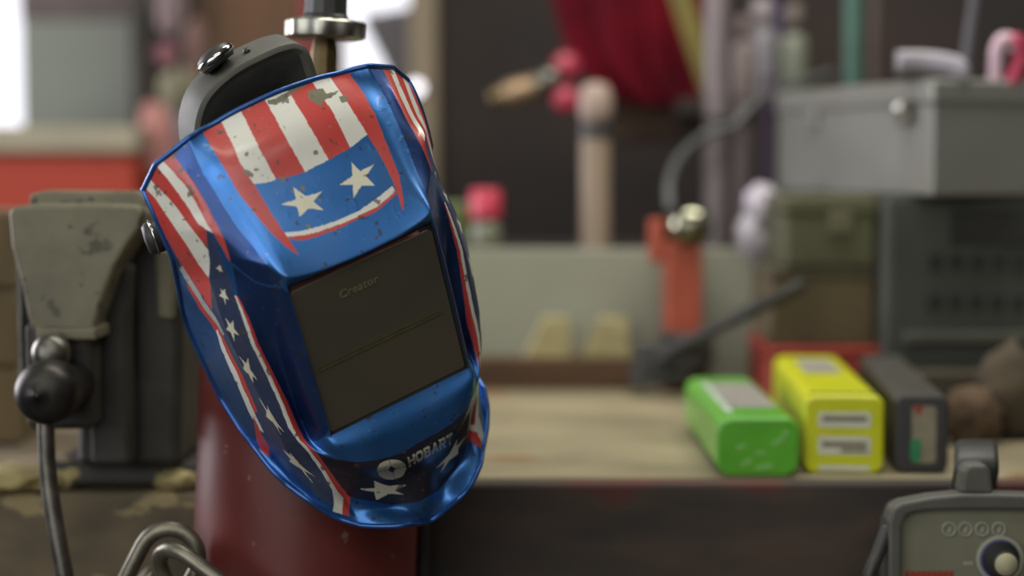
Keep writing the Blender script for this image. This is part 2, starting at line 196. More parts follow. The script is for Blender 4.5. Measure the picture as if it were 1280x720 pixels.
('red',1,[[-4.066,5.373],[-4.027,5.456],[-3.996,5.546],[-3.949,5.636],[-3.942,5.719],[-3.911,5.794],[-3.903,5.876],[-3.887,5.959],[-3.903,6.041],[-3.903,6.116],[-3.918,6.184],[-3.918,6.244],[-3.887,6.296],[-3.879,6.349],[-3.879,6.409],[-3.895,6.469],[-3.856,6.514],[-3.879,6.574],[-3.864,6.627],[-3.879,6.687],[-3.887,6.747],[-3.887,6.807],[-3.911,6.867],[-3.895,6.927],[-3.942,7.024],[-3.973,7.235],[-3.981,7.422],[-4.012,7.632],[-3.988,7.805],[-3.988,8.008],[-4.012,8.263],[-3.918,8.638],[-3.887,8.998],[-3.879,9.223],[-3.872,9.448],[-3.848,9.651],[-3.833,9.869],[-3.778,10.071],[-3.77,10.304],[-3.716,10.537],[-3.654,10.739],[-3.56,10.912],[-3.257,11.002],[-3.529,11.332],[-3.77,11.572],[-3.887,11.782],[-3.498,11.752],[-3.342,11.55],[-3.101,11.31],[-2.868,11.017],[-2.72,10.777],[-2.821,10.642],[-2.914,10.507],[-3.047,10.379],[-3.171,10.266],[-3.233,10.124],[-3.311,9.981],[-3.397,9.831],[-3.42,9.644],[-3.412,9.441],[-3.405,9.238],[-3.405,9.043],[-3.521,8.856],[-3.553,8.533],[-3.553,8.24],[-3.514,7.895],[-3.545,7.64],[-3.514,7.4],[-3.506,7.182],[-3.482,6.979],[-3.498,6.882],[-3.521,6.822],[-3.56,6.769],[-3.576,6.709],[-3.591,6.649],[-3.615,6.597],[-3.638,6.544],[-3.646,6.484],[-3.654,6.432],[-3.685,6.386],[-3.7,6.326],[-3.724,6.274],[-3.724,6.214],[-3.755,6.161],[-3.747,6.094],[-3.747,6.011],[-3.747,5.936],[-3.77,5.854],[-3.778,5.771],[-3.825,5.704],[-3.879,5.629],[-3.903,5.538],[-3.957,5.463],[-4.004,5.373]]),
('star',1,[[-4.533,4.315],[-4.518,4.473],[-4.447,4.435],[-4.447,4.578],[-4.377,4.765],[-4.494,4.668],[-4.51,4.803],[-4.533,4.63],[-4.681,4.533],[-4.556,4.488]]),
('star',1,[[-4.665,5.171],[-4.588,5.253],[-4.463,5.208],[-4.502,5.321],[-4.416,5.426],[-4.564,5.381],[-4.626,5.493],[-4.65,5.366],[-4.829,5.306],[-4.665,5.276]]),
('star',1,[[-4.829,5.719],[-4.689,5.839],[-4.51,5.794],[-4.603,5.921],[-4.486,6.034],[-4.681,5.981],[-4.805,6.094],[-4.805,5.959],[-4.992,5.899],[-4.813,5.861]]),
('star',1,[[-4.984,6.266],[-4.883,6.334],[-4.782,6.394],[-4.556,6.334],[-4.658,6.402],[-4.743,6.469],[-4.704,6.544],[-4.673,6.612],[-4.79,6.544],[-4.984,6.634],[-4.984,6.574],[-4.953,6.514],[-5.163,6.469],[-4.907,6.402],[-4.922,6.334]]),
('star',1,[[-5.233,6.829],[-5.14,6.874],[-5.125,6.934],[-5.054,6.987],[-4.891,6.919],[-4.922,6.994],[-4.86,7.197],[-4.813,7.377],[-4.735,7.542],[-4.665,7.722],[-4.774,7.595],[-4.891,7.46],[-4.907,7.64],[-4.891,7.82],[-4.946,7.647],[-5.0,7.49],[-5.039,7.355],[-5.366,7.257],[-5.156,7.024],[-5.187,6.949],[-5.21,6.889]]),
('star',1,[[-5.21,8.585],[-5.047,8.811],[-4.938,9.081],[-4.922,8.78],[-4.868,9.088],[-4.844,9.358],[-4.813,9.614],[-4.735,9.861],[-4.642,10.079],[-4.533,10.281],[-4.689,10.086],[-4.837,9.876],[-4.844,10.124],[-4.821,10.356],[-4.821,10.604],[-4.86,10.334],[-4.907,10.064],[-4.922,9.779],[-5.031,9.598],[-5.148,9.456],[-5.249,9.298],[-5.07,9.201],[-5.125,8.901]]),
('white',0,[[-1.521,-0.242],[-1.537,0.12],[-1.553,0.233],[-1.584,0.338],[-1.591,0.443],[-1.615,0.548],[-1.63,0.66],[-1.654,0.773],[-1.693,0.916],[-1.716,1.066],[-1.708,1.201],[-1.693,1.351],[-1.661,1.516],[-1.646,1.659],[-1.623,1.794],[-1.42,1.846],[-1.226,1.891],[-0.984,1.899],[-0.977,1.876],[-0.984,1.749],[-0.992,1.614],[-0.992,1.471],[-0.992,1.328],[-1.0,1.193],[-1.0,1.058],[-1.0,0.931],[-0.992,0.818],[-0.977,0.705],[-0.969,0.593],[-0.953,0.473],[-0.938,0.368],[-0.914,0.263],[-0.907,0.15],[-0.899,-0.212],[-1.039,-0.212],[-1.195,-0.22],[-1.366,-0.235]]),
('red',0,[[-0.899,-0.212],[-0.907,0.15],[-0.914,0.263],[-0.938,0.368],[-0.953,0.473],[-0.969,0.593],[-0.977,0.705],[-0.992,0.818],[-1.0,0.931],[-1.0,1.058],[-1.0,1.193],[-0.992,1.328],[-0.992,1.471],[-0.992,1.614],[-0.984,1.749],[-0.977,1.876],[-0.813,1.921],[-0.665,1.966],[-0.541,1.981],[-0.416,1.996],[-0.3,2.004],[-0.307,1.891],[-0.315,1.771],[-0.323,1.644],[-0.331,1.523],[-0.339,1.396],[-0.346,1.253],[-0.354,1.111],[-0.346,0.983],[-0.354,0.848],[-0.346,0.728],[-0.339,0.615],[-0.323,0.51],[-0.315,0.398],[-0.315,0.293],[-0.3,0.188],[-0.292,-0.175],[-0.276,-0.25],[-0.401,-0.25],[-0.502,-0.25],[-0.642,-0.235],[-0.759,-0.22]]),
('white',0,[[-0.276,-0.25],[-0.292,-0.175],[-0.3,0.188],[-0.315,0.293],[-0.315,0.398],[-0.323,0.51],[-0.339,0.615],[-0.346,0.728],[-0.354,0.848],[-0.346,0.983],[-0.354,1.111],[-0.346,1.253],[-0.339,1.396],[-0.331,1.523],[-0.323,1.644],[-0.315,1.771],[-0.307,1.891],[-0.3,2.004],[-0.183,1.996],[-0.074,1.981],[0.051,1.981],[0.16,1.966],[0.284,1.959],[0.284,1.959],[0.284,1.839],[0.276,1.704],[0.268,1.576],[0.253,1.441],[0.253,1.313],[0.245,1.193],[0.237,1.066],[0.23,0.938],[0.237,0.826],[0.245,0.705],[0.237,0.593],[0.237,0.488],[0.245,0.375],[0.261,0.263],[0.253,0.158],[0.261,-0.212],[0.284,-0.25],[0.128,-0.25],[0.004,-0.25],[-0.144,-0.25]]),
('red',0,[[0.284,-0.25],[0.261,-0.212],[0.253,0.158],[0.261,0.263],[0.245,0.375],[0.237,0.488],[0.237,0.593],[0.245,0.705],[0.237,0.826],[0.23,0.938],[0.237,1.066],[0.245,1.193],[0.253,1.313],[0.253,1.441],[0.268,1.576],[0.276,1.704],[0.284,1.839],[0.284,1.959],[0.393,1.951],[0.51,1.936],[0.611,1.921],[0.728,1.914],[0.86,1.899],[0.86,1.899],[0.86,1.779],[0.86,1.659],[0.86,1.501],[0.86,1.381],[0.868,1.253],[0.868,1.103],[0.875,0.983],[0.891,0.863],[0.883,0.743],[0.868,0.615],[0.875,0.503],[0.868,0.383],[0.86,0.263],[0.868,0.143],[0.86,-0.227],[0.883,-0.25],[0.751,-0.25],[0.626,-0.25],[0.51,-0.25],[0.393,-0.25]]),
('white',0,[[0.883,-0.25],[0.86,-0.227],[0.868,0.143],[0.86,0.263],[0.868,0.383],[0.875,0.503],[0.868,0.615],[0.883,0.743],[0.891,0.863],[0.875,0.983],[0.868,1.103],[0.868,1.253],[0.86,1.381],[0.86,1.501],[0.86,1.659],[0.86,1.779],[0.86,1.899],[1.0,1.869],[1.163,1.831],[1.335,1.786],[1.506,1.756],[1.506,1.756],[1.49,1.614],[1.482,1.486],[1.459,1.336],[1.444,1.193],[1.436,1.066],[1.428,0.931],[1.428,0.803],[1.436,0.698],[1.436,0.57],[1.428,0.45],[1.428,0.33],[1.428,0.195],[1.436,-0.175],[1.397,-0.25],[1.272,-0.25],[1.125,-0.25],[0.992,-0.25]]),
('white',0,[[-1.436,2.912],[-1.257,2.957],[-1.086,3.002],[-0.907,3.032],[-0.743,3.054],[-0.611,3.069],[-0.486,3.084],[-0.362,3.092],[-0.237,3.107],[-0.113,3.107],[0.012,3.107],[0.136,3.107],[0.253,3.107],[0.377,3.107],[0.479,3.084],[0.595,3.069],[0.704,3.047],[0.829,3.024],[0.977,3.002],[1.117,2.972],[1.272,2.949],[1.428,2.919],[1.436,3.054],[1.28,3.077],[1.132,3.114],[0.984,3.137],[0.844,3.174],[0.72,3.197],[0.588,3.197],[0.447,3.197],[0.323,3.197],[0.191,3.205],[0.051,3.205],[-0.082,3.212],[-0.198,3.197],[-0.323,3.197],[-0.447,3.182],[-0.564,3.174],[-0.689,3.167],[-0.844,3.144],[-1.023,3.114],[-1.171,3.077],[-1.311,3.047],[-1.475,3.002]]),
('red',0,[[-1.475,3.002],[-1.311,3.047],[-1.171,3.077],[-1.023,3.114],[-0.844,3.144],[-0.689,3.167],[-0.564,3.174],[-0.447,3.182],[-0.323,3.197],[-0.198,3.197],[-0.082,3.212],[0.051,3.205],[0.191,3.205],[0.323,3.197],[0.447,3.197],[0.588,3.197],[0.72,3.197],[0.844,3.174],[0.984,3.137],[1.132,3.114],[1.28,3.077],[1.436,3.054],[1.374,3.129],[1.226,3.159],[1.07,3.189],[0.938,3.22],[0.798,3.25],[0.681,3.28],[0.549,3.272],[0.416,3.265],[0.292,3.257],[0.16,3.265],[0.019,3.265],[-0.113,3.272],[-0.214,3.272],[-0.323,3.272],[-0.432,3.265],[-0.533,3.265],[-0.642,3.257],[-0.79,3.25],[-0.961,3.235],[-1.109,3.205],[-1.257,3.159],[-1.366,3.084]]),
('red',0,[[-2.268,-0.235],[-2.268,0.143],[-2.268,0.27],[-2.268,0.398],[-2.268,0.525],[-2.268,0.645],[-2.268,0.765],[-2.268,0.901],[-2.276,1.028],[-2.261,1.171],[-2.253,1.328],[-2.261,1.478],[-2.253,1.644],[-2.245,1.786],[-2.23,1.921],[-2.198,2.034],[-2.167,2.124],[-2.128,2.221],[-2.089,2.311],[-2.051,2.394],[-2.019,2.469],[-1.981,2.559],[-1.918,2.642],[-1.887,2.724],[-1.833,2.814],[-1.763,2.927],[-1.7,3.039],[-1.638,3.167],[-1.545,3.287],[-1.459,3.4],[-1.374,3.52],[-1.374,3.52],[-1.389,3.4],[-1.405,3.28],[-1.412,3.174],[-1.428,3.062],[-1.444,2.957],[-1.475,2.859],[-1.482,2.762],[-1.498,2.664],[-1.529,2.582],[-1.545,2.499],[-1.545,2.409],[-1.56,2.319],[-1.576,2.229],[-1.584,2.139],[-1.599,2.034],[-1.607,1.914],[-1.623,1.794],[-1.646,1.659],[-1.661,1.516],[-1.693,1.351],[-1.708,1.201],[-1.716,1.066],[-1.693,0.916],[-1.654,0.773],[-1.63,0.66],[-1.615,0.548],[-1.591,0.443],[-1.584,0.338],[-1.553,0.233],[-1.537,0.12],[-1.521,-0.242],[-1.685,-0.25],[-1.856,-0.242],[-2.058,-0.235]]),
('red',0,[[1.397,-0.25],[1.436,-0.175],[1.428,0.195],[1.428,0.33],[1.428,0.45],[1.436,0.57],[1.436,0.698],[1.428,0.803],[1.428,0.931],[1.436,1.066],[1.444,1.193],[1.459,1.336],[1.482,1.486],[1.49,1.614],[1.506,1.756],[1.514,1.884],[1.529,2.011],[1.545,2.124],[1.553,2.229],[1.553,2.319],[1.545,2.402],[1.545,2.499],[1.545,2.589],[1.537,2.672],[1.537,2.762],[1.506,2.882],[1.467,3.002],[1.436,3.129],[1.405,3.272],[1.35,3.407],[1.311,3.557],[1.311,3.557],[1.412,3.437],[1.506,3.31],[1.568,3.205],[1.63,3.099],[1.685,2.987],[1.747,2.889],[1.817,2.792],[1.84,2.694],[1.864,2.604],[1.895,2.507],[1.911,2.417],[1.934,2.319],[1.973,2.229],[1.988,2.124],[1.996,2.011],[2.035,1.891],[2.058,1.749],[2.066,1.606],[2.082,1.448],[2.113,1.291],[2.105,1.126],[2.105,0.968],[2.121,0.833],[2.144,0.698],[2.152,0.563],[2.152,0.435],[2.16,0.315],[2.128,0.195],[2.128,-0.182],[2.113,-0.25],[1.911,-0.25],[1.661,-0.25]]),
('star',0,[[-0.689,2.199],[-0.634,2.281],[-0.588,2.364],[-0.533,2.447],[-0.416,2.462],[-0.292,2.477],[-0.175,2.484],[-0.307,2.537],[-0.44,2.589],[-0.385,2.709],[-0.323,2.822],[-0.416,2.769],[-0.518,2.717],[-0.611,2.672],[-0.751,2.717],[-0.891,2.754],[-0.852,2.664],[-0.829,2.559],[-0.938,2.507],[-1.054,2.462],[-1.179,2.409],[-1.031,2.417],[-0.891,2.424],[-0.759,2.424],[-0.728,2.319]]),
('star',0,[[0.735,2.199],[0.774,2.319],[0.829,2.424],[0.961,2.417],[1.109,2.417],[1.257,2.402],[1.132,2.454],[1.0,2.507],[0.891,2.559],[0.938,2.664],[0.977,2.777],[0.821,2.724],[0.681,2.679],[0.58,2.724],[0.486,2.777],[0.385,2.822],[0.447,2.709],[0.51,2.597],[0.377,2.552],[0.253,2.499],[0.362,2.484],[0.479,2.462],[0.595,2.447],[0.665,2.326]]),
('chin',0,[[-3.374,9.073],[-3.0,9.051],[-2.829,9.073],[-2.634,9.073],[-2.424,9.088],[-2.152,9.021],[-1.965,8.998],[-1.794,8.916],[-1.63,8.848],[-1.475,8.765],[-1.335,8.72],[-1.187,8.683],[-1.054,8.705],[-0.891,8.698],[-0.751,8.705],[-0.619,8.705],[-0.479,8.72],[-0.37,8.713],[-0.253,8.683],[-0.144,8.668],[-0.027,8.653],[0.097,8.645],[0.206,8.638],[0.315,8.653],[0.432,8.653],[0.549,8.668],[0.673,8.66],[0.798,8.675],[0.93,8.69],[1.054,8.675],[1.187,8.675],[1.327,8.713],[1.49,8.795],[1.7,8.901],[2.113,9.193],[3.482,10.319],[3.381,10.417],[3.28,10.514],[3.195,10.619],[3.101,10.709],[2.953,10.777],[2.743,10.814],[2.432,10.792],[2.261,10.852],[2.121,10.927],[1.895,10.942],[1.716,10.957],[1.568,10.979],[1.412,11.062],[1.233,11.084],[1.07,11.114],[0.883,11.144],[0.712,11.144],[0.541,11.152],[0.331,11.084],[0.113,11.047],[-0.082,11.054],[-0.245,11.107],[-0.401,11.084],[-0.549,11.054],[-0.712,11.039],[-0.875,10.987],[-1.062,10.927],[-1.241,10.844],[-1.42,10.784],[-1.607,10.777],[-1.794,10.762],[-2.035,10.769],[-2.284,10.762],[-2.51,10.747],[-2.798,10.762],[-2.907,10.567],[-3.047,10.379],[-3.132,10.251],[-3.195,10.109],[-3.288,9.989],[-3.335,9.824],[-3.35,9.636],[-3.381,9.471],[-3.374,9.268]]),
('star',0,[[-2.152,10.379],[-1.895,10.371],[-1.646,10.334],[-1.467,10.304],[-1.444,10.049],[-1.265,10.131],[-1.07,10.221],[-0.899,10.244],[-0.751,10.244],[-0.603,10.266],[-0.455,10.274],[-0.658,10.349],[-0.86,10.417],[-0.735,10.537],[-0.611,10.649],[-0.751,10.589],[-0.914,10.529],[-1.086,10.492],[-1.304,10.574],[-1.521,10.687],[-1.537,10.432],[-1.732,10.432],[-1.918,10.409]]),
('star',0,[[2.136,10.439],[1.84,10.379],[1.654,10.349],[1.467,10.296],[1.498,10.109],[1.374,10.154],[1.257,10.206],[1.132,10.266],[0.977,10.259],[0.829,10.259],[0.673,10.266],[0.525,10.259],[0.735,10.326],[0.953,10.371],[0.844,10.469],[0.72,10.582],[0.86,10.537],[1.008,10.484],[1.132,10.447],[1.342,10.499],[1.568,10.582],[1.576,10.432],[1.732,10.424],[1.903,10.432]]),
('logo',0,[[-0.401,9.381],[-0.401,9.523],[-0.432,9.629],[-0.479,9.741],[-0.533,9.839],[-0.611,9.906],[-0.704,9.951],[-0.798,9.981],[-0.899,9.989],[-1.0,9.974],[-1.093,9.921],[-1.156,9.869],[-1.21,9.764],[-1.218,9.598],[-1.21,9.411],[-1.179,9.163],[-1.125,8.998],[-1.07,8.908],[-1.008,8.848],[-0.93,8.818],[-0.852,8.803],[-0.767,8.811],[-0.689,8.833],[-0.619,8.878],[-0.549,8.931],[-0.502,8.991],[-0.447,9.103],[-0.416,9.246]]),
('chin',0,[[-0.681,9.328],[-0.798,9.606],[-0.891,9.321],[-0.774,9.051]]),
('chin',0,[[-0.681,9.358],[-0.541,9.358],[-0.393,9.411],[-0.393,9.358],[-0.541,9.336],[-0.689,9.321]]),
('chin',0,[[-0.883,9.328],[-1.047,9.343],[-1.218,9.448],[-1.21,9.366],[-1.047,9.306],[-0.875,9.298]]),
('chin',0,[[-0.782,9.516],[-0.79,9.996],[-0.813,9.996],[-0.798,9.516]]),
('chin',0,[[-0.774,9.141],[-0.751,8.803],[-0.774,8.795],[-0.774,9.141]]),
('logo',0,[[-0.315,9.463],[-0.261,9.426],[-0.284,9.216],[-0.206,9.186],[-0.183,9.418],[-0.128,9.396],[-0.152,9.126],[-0.152,8.908],[-0.214,8.916],[-0.214,9.073],[-0.284,9.081],[-0.292,8.938],[-0.339,8.938],[-0.331,9.171]]),
('logo',0,[[-0.058,9.388],[0.058,9.373],[0.082,9.238],[0.058,8.976],[0.027,8.908],[-0.089,8.908],[-0.144,8.998],[-0.121,9.261]]),
('chin',0,[[-0.051,9.238],[0.012,9.208],[0.027,9.186],[0.004,9.028],[-0.012,8.983],[-0.082,8.998],[-0.089,9.021],[-0.066,9.178]]),
('logo',0,[[0.128,9.381],[0.292,9.418],[0.315,9.343],[0.276,9.163],[0.253,9.118],[0.253,9.043],[0.261,8.953],[0.23,8.908],[0.082,8.908],[0.089,9.103]]),
('chin',0,[[0.167,9.261],[0.237,9.276],[0.214,9.156],[0.16,9.156]]),
('chin',0,[[0.136,9.036],[0.206,9.051],[0.191,8.983],[0.128,8.976]]),
('logo',0,[[0.354,9.426],[0.331,9.133],[0.354,8.923],[0.409,8.923],[0.455,9.156],[0.595,9.546],[0.541,9.538],[0.455,9.313],[0.409,9.313],[0.424,9.471]]),
('chin',0,[[0.401,9.208],[0.416,9.186],[0.37,9.006]]),
('logo',0,[[0.634,9.576],[0.712,9.621],[0.626,9.328],[0.665,9.358],[0.844,9.726],[0.946,9.801],[0.728,9.358],[0.759,9.298],[0.665,9.006],[0.642,8.953],[0.494,8.923],[0.518,9.178]]),
('chin',0,[[0.572,9.141],[0.65,9.178],[0.619,9.051],[0.549,9.021]]),
('logo',0,[[1.086,9.891],[1.195,9.996],[0.883,9.193],[0.969,9.238],[0.883,8.998],[0.696,8.968],[0.712,9.103],[0.805,9.156]]),
('white',0,[[2.642,10.289],[3.576,11.002],[3.981,11.302],[3.732,11.385],[3.397,11.077],[2.743,10.529]]),
('red',0,[[2.432,10.402],[3.366,11.077],[3.716,11.4],[3.444,11.437],[3.21,11.182],[2.479,10.612]]),
('chip',0,[[0.665,0.203],[0.821,0.24],[1.008,0.255],[1.008,0.405],[1.241,0.42],[1.444,0.398],[1.241,0.488],[1.039,0.518],[0.837,0.54],[0.704,0.645],[0.611,0.503],[0.556,0.375]]),
('chip',0,[[0.012,0.12],[0.191,0.09],[0.331,0.045],[0.471,0.008],[0.626,0.0],[0.782,0.0],[0.72,0.075],[0.595,0.098],[0.479,0.113],[0.354,0.135],[0.237,0.15],[0.121,0.173],[0.004,0.203]]),
('chip',0,[[-0.276,0.09],[-0.082,0.12],[0.136,0.083],[0.276,0.165],[0.097,0.218],[-0.027,0.24],[-0.16,0.255],[-0.284,0.173]]),
('chip',0,[[1.28,0.563],[1.537,0.548],[1.49,0.72],[1.257,0.728]]),
('chip',0,[[-1.732,1.283],[-1.576,1.403],[-1.49,1.561],[-1.584,1.621],[-1.747,1.456]]),
('chip',0,[[-0.907,1.906],[-0.735,1.936],[-0.844,2.034]]),
('chip',0,[[-0.51,2.214],[-0.455,2.289],[-0.518,2.364],[-0.572,2.296]]),
('chip',0,[[-0.813,2.927],[-0.735,2.979],[-0.798,3.047],[-0.875,2.994]]),
('chip',0,[[-0.79,2.221],[-0.712,2.266],[-0.774,2.311]]),
('chip',0,[[-0.331,2.552],[-0.253,2.612],[-0.323,2.672]])]
# ------------------------------------------------------------------ materials
M = {}
M['steel'] = mat('worn_steel', (120, 118, 110), 0.38, 0.9, 0.45, 60, 0.15)
M['chrome'] = mat('chrome', (200, 200, 195), 0.16, 1.0, 0.25, 40)
M['satin'] = mat('satin_chrome', (178, 176, 164), 0.36, 1.0, 0.3, 40)
M['dark_steel'] = mat('dark_oily_steel', (62, 60, 56), 0.42, 0.75, 0.5, 45, 0.2)
M['vise_paint'] = mat('vise_grey_green', (118, 114, 92), 0.55, 0.1, 0.35, 22, 0.25, spots=((70, 66, 52), 55, 0.60))
M['vise_dark'] = mat('vise_dark', (60, 57, 52), 0.55, 0.2, 0.4, 26, 0.3)
M['black'] = mat('black_plastic', (52, 52, 50), 0.5, 0, 0.25, 30, 0.05)
M['black_soft'] = mat('black_fabric', (50, 50, 48), 0.85, 0, 0.3, 60, 0.3)
M['grey_plastic'] = mat('grey_plastic', (92, 92, 86), 0.45, 0, 0.2, 30, 0.05)
M['brass'] = mat('brass', (124, 106, 70), 0.45, 0.7, 0.4, 50)
M['trim_blue'] = mat('blue_edge', (52, 98, 168), 0.3, 0.7, 0.25, 40, 0.0, coat=0.3)
M['lens'] = mat('dark_lens', (84, 78, 64), 0.08, 0, 0.25, 9, 0.0, rgb2=(72, 69, 60), spec=0.5)
M['seam'] = mat('lens_seam', (80, 84, 42), 0.3, 0, 0.4, 120)
M['lens_ink'] = mat('lens_ink', (118, 114, 80), 0.6, 0, 0.3, 200)

# ------------------------------------------------------------------ welding helmet
# local frame: x to the wearer's right, y out of the lens, z up
HM = Matrix(((-0.83403, 0.51669, -0.19175, -0.10653), (-0.408, -0.81326, -0.41476, 1.42329), (-0.37029, -0.26768, 0.88997, 1.10542), (0, 0, 0, 1)))
NET = NET * [-1, 1, 1]
def pchip(x, Y, xq):
    h = np.diff(x)[:, None]; d = np.diff(Y, axis=0) / h; m = np.zeros_like(Y)
    w1 = 2 * h[1:] + h[:-1]; w2 = h[1:] + 2 * h[:-1]
    with np.errstate(all='ignore'): hm = (w1 + w2) / (w1 / d[:-1] + w2 / d[1:])
    m[1:-1] = np.where(d[:-1] * d[1:] > 0, hm, 0); m[0] = d[0]; m[-1] = d[-1]
    i = np.clip(np.searchsorted(x, xq, side='right') - 1, 0, len(x) - 2)
    s = ((xq - x[i]) / (x[i + 1] - x[i]))[:, None]; H = h[i]
    return (2*s**3-3*s**2+1)*Y[i]+(s**3-2*s**2+s)*H*m[i]+(-2*s**3+3*s**2)*Y[i+1]+(s**3-s**2)*H*m[i+1]
FULL = np.concatenate([NET[:0:-1], NET * [-1, 1, 1]], 0)
CU=[(0,2),(2,4),(4,10),(10,12),(12,14)]   # column pieces between creases (index 0..14)
CV=[(0,4),(4,5),(5,7),(7,9),(9,12)]
def pieces(x,Y,xq,cuts):
    out=np.empty((len(xq),Y.shape[1]))
    for a,b in cuts:
        m=(xq>=x[a]-1e-9)&(xq<=x[b]+1e-9)
        out[m]=pchip(x[a:b+1],Y[a:b+1],xq[m]) if b-a>1 else Y[a]+(Y[b]-Y[a])*((xq[m]-x[a])/(x[b]-x[a]))[:,None]
    return out
def surf(us,vs):
    A=np.stack([pieces(np.arange(13.),FULL[k],vs,CV) for k in range(15)],0)
    V=len(vs)
    return pieces(np.arange(-7,8.),A.reshape(15,-1),us,CU).reshape(len(us),V,3)
def spaced(counts, start):
    out = [start]
    for i, c in enumerate(counts): out += [start + i + (j + 1) / c for j in range(c)]
    return np.array(out)
DENS = 0.8
uc = [int(c * DENS) for c in (80, 60, 70, 60, 50, 150, 70)]
vc = [int(c * DENS) for c in (75, 70, 80, 75, 40, 130, 130, 50, 55, 60, 60, 60)]
us = spaced(uc[::-1] + uc, -7.0); vs = spaced(vc, 0.0)
us[np.abs(us - np.round(us)) < 1e-6] = np.round(us[np.abs(us - np.round(us)) < 1e-6])
vs[np.abs(vs - np.round(vs)) < 1e-6] = np.round(vs[np.abs(vs - np.round(vs)) < 1e-6])
P3 = surf(us, vs); nu, nv = len(us), len(vs)
j5 = np.searchsorted(vs, 5.); j7 = np.searchsorted(vs, 7.); i0, i1 = np.searchsorted(us, -2.), np.searchsorted(us, 2.)
def soften(P, n, pins):
    # round every crease by a couple of millimetres, keeping the outline and the lens opening where they are
    Q = P.copy()
    for _ in range(n):
        R_ = Q.copy(); R_[1:-1] = 0.25 * Q[:-2] + 0.5 * Q[1:-1] + 0.25 * Q[2:]
        S_ = R_.copy(); S_[:, 1:-1] = 0.25 * R_[:, :-2] + 0.5 * R_[:, 1:-1] + 0.25 * R_[:, 2:]
        Q = S_; Q[i0:i1 + 1, j5] = P[i0:i1 + 1, j5]; Q[i0:i1 + 1, j7] = P[i0:i1 + 1, j7]; Q[i0, j5:j7 + 1] = P[i0, j5:j7 + 1]; Q[i1, j5:j7 + 1] = P[i1, j5:j7 + 1]
        for k in (0, -1): Q[:, k] = R_[:, k]
    return Q
P3 = soften(P3, 26, None)
PAINT = {'blue': (56, 112, 178), 'red': (186, 62, 56), 'white': (214, 214, 203), 'star': (212, 209, 186), 'shade_blue': (38, 68, 124), 'navy': (46, 58, 86), 'chin': (26, 27, 40),
         'pale': (170, 172, 170), 'chip': (112, 110, 88), 'logo': (178, 176, 158)}
rgb = np.empty((nu, nv, 3)); rgb[:] = lin(PAINT['blue'])
met = np.full((nu, nv), 0.8)          # metal-flake blue; the printed colours are plain paint
def inside(poly, uu, vv):
    c = np.zeros(uu.shape, bool); n = len(poly)
    for i in range(n):
        (x0, y0), (x1, y1) = poly[i], poly[i - 1]
        if y0 == y1: continue
        k = ((y0 > vv) != (y1 > vv)) & (uu < (x1 - x0) * (vv - y0) / (y1 - y0) + x0); c ^= k
    return c
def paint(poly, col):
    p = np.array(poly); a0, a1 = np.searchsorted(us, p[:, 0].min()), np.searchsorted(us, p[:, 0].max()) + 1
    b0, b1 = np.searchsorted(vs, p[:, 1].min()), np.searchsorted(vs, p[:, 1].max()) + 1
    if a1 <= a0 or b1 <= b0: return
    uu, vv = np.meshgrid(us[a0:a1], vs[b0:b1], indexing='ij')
    k = inside(poly, uu, vv); rgb[a0:a1, b0:b1][k] = lin(PAINT[col]); met[a0:a1, b0:b1][k] = 0.8 if col == 'shade_blue' else 0.0
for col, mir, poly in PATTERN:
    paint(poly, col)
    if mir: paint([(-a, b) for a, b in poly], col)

helmet = thing('welding_helmet', 'blue welding helmet with red and white stripes and stars, hung on the red cylinder', 'welding helmet')
helmet.matrix_world = HM
def grid_mesh(name, V, faces, cols=None):
    me = bpy.data.meshes.new(name)
    me.vertices.add(len(V)); me.vertices.foreach_set('co', V.astype(np.float32).ravel())
    me.loops.add(faces.size); me.loops.foreach_set('vertex_index', faces.astype(np.int32).ravel())
    me.polygons.add(len(faces)); me.polygons.foreach_set('loop_start', np.arange(0, faces.size, 4, dtype=np.int32))
    me.polygons.foreach_set('loop_total', np.full(len(faces), 4, np.int32))
    me.polygons.foreach_set('use_smooth', np.ones(len(faces), bool))
    if cols is not None:
        a = me.attributes.new('paint', 'FLOAT_COLOR', 'POINT'); a.data.foreach_set('color', cols.astype(np.float32).ravel())
    me.update(calc_edges=True); me.validate(); return me
def quads(n, m, base=0):
    i = np.arange(n * m).reshape(n, m) + base
    return np.stack([i[:-1, :-1], i[:-1, 1:], i[1:, 1:], i[1:, :-1]], -1)
# outer skin with the lens opening cut out
q = quads(nu, nv)
um = (us[:-1] + us[1:]) / 2; vm = (vs[:-1] + vs[1:]) / 2
keep = ~((np.abs(um)[:, None] < 2) & (vm[None] > 5) & (vm[None] < 7))
F1 = q[keep]
# inner skin 2.5 mm behind it, coarser
su = np.unique(np.r_[np.arange(0, nu, 8), nu - 1, np.searchsorted(us, [-2., 2.])]); sv = np.unique(np.r_[np.arange(0, nv, 8), nv - 1, np.searchsorted(vs, [5., 7.])])
du = np.gradient(P3, axis=0); dv = np.gradient(P3, axis=1); nrm = np.cross(dv, du)
nrm /= np.linalg.norm(nrm, axis=2, keepdims=True) + 1e-12
if nrm[nu // 2, nv // 8, 1] < 0: nrm = -nrm
inn = (P3 - nrm * 0.0025)[np.ix_(su, sv)]
uu2, vv2 = us[su], vs[sv]; k2 = ~((np.abs((uu2[:-1] + uu2[1:]) / 2)[:, None] < 2) & (((vv2[:-1] + vv2[1:]) / 2)[None] > 5) & (((vv2[:-1] + vv2[1:]) / 2)[None] < 7))
F2 = quads(len(su), len(sv), nu * nv)[k2][:, ::-1]
Vall = np.concatenate([P3.reshape(-1, 3), inn.reshape(-1, 3)])
call = np.concatenate([rgb.reshape(-1, 3), np.tile(lin((30, 32, 40)), (inn.shape[0] * inn.shape[1], 1))]); call = np.c_[call, np.concatenate([met.ravel(), np.zeros(len(call) - met.size)])]
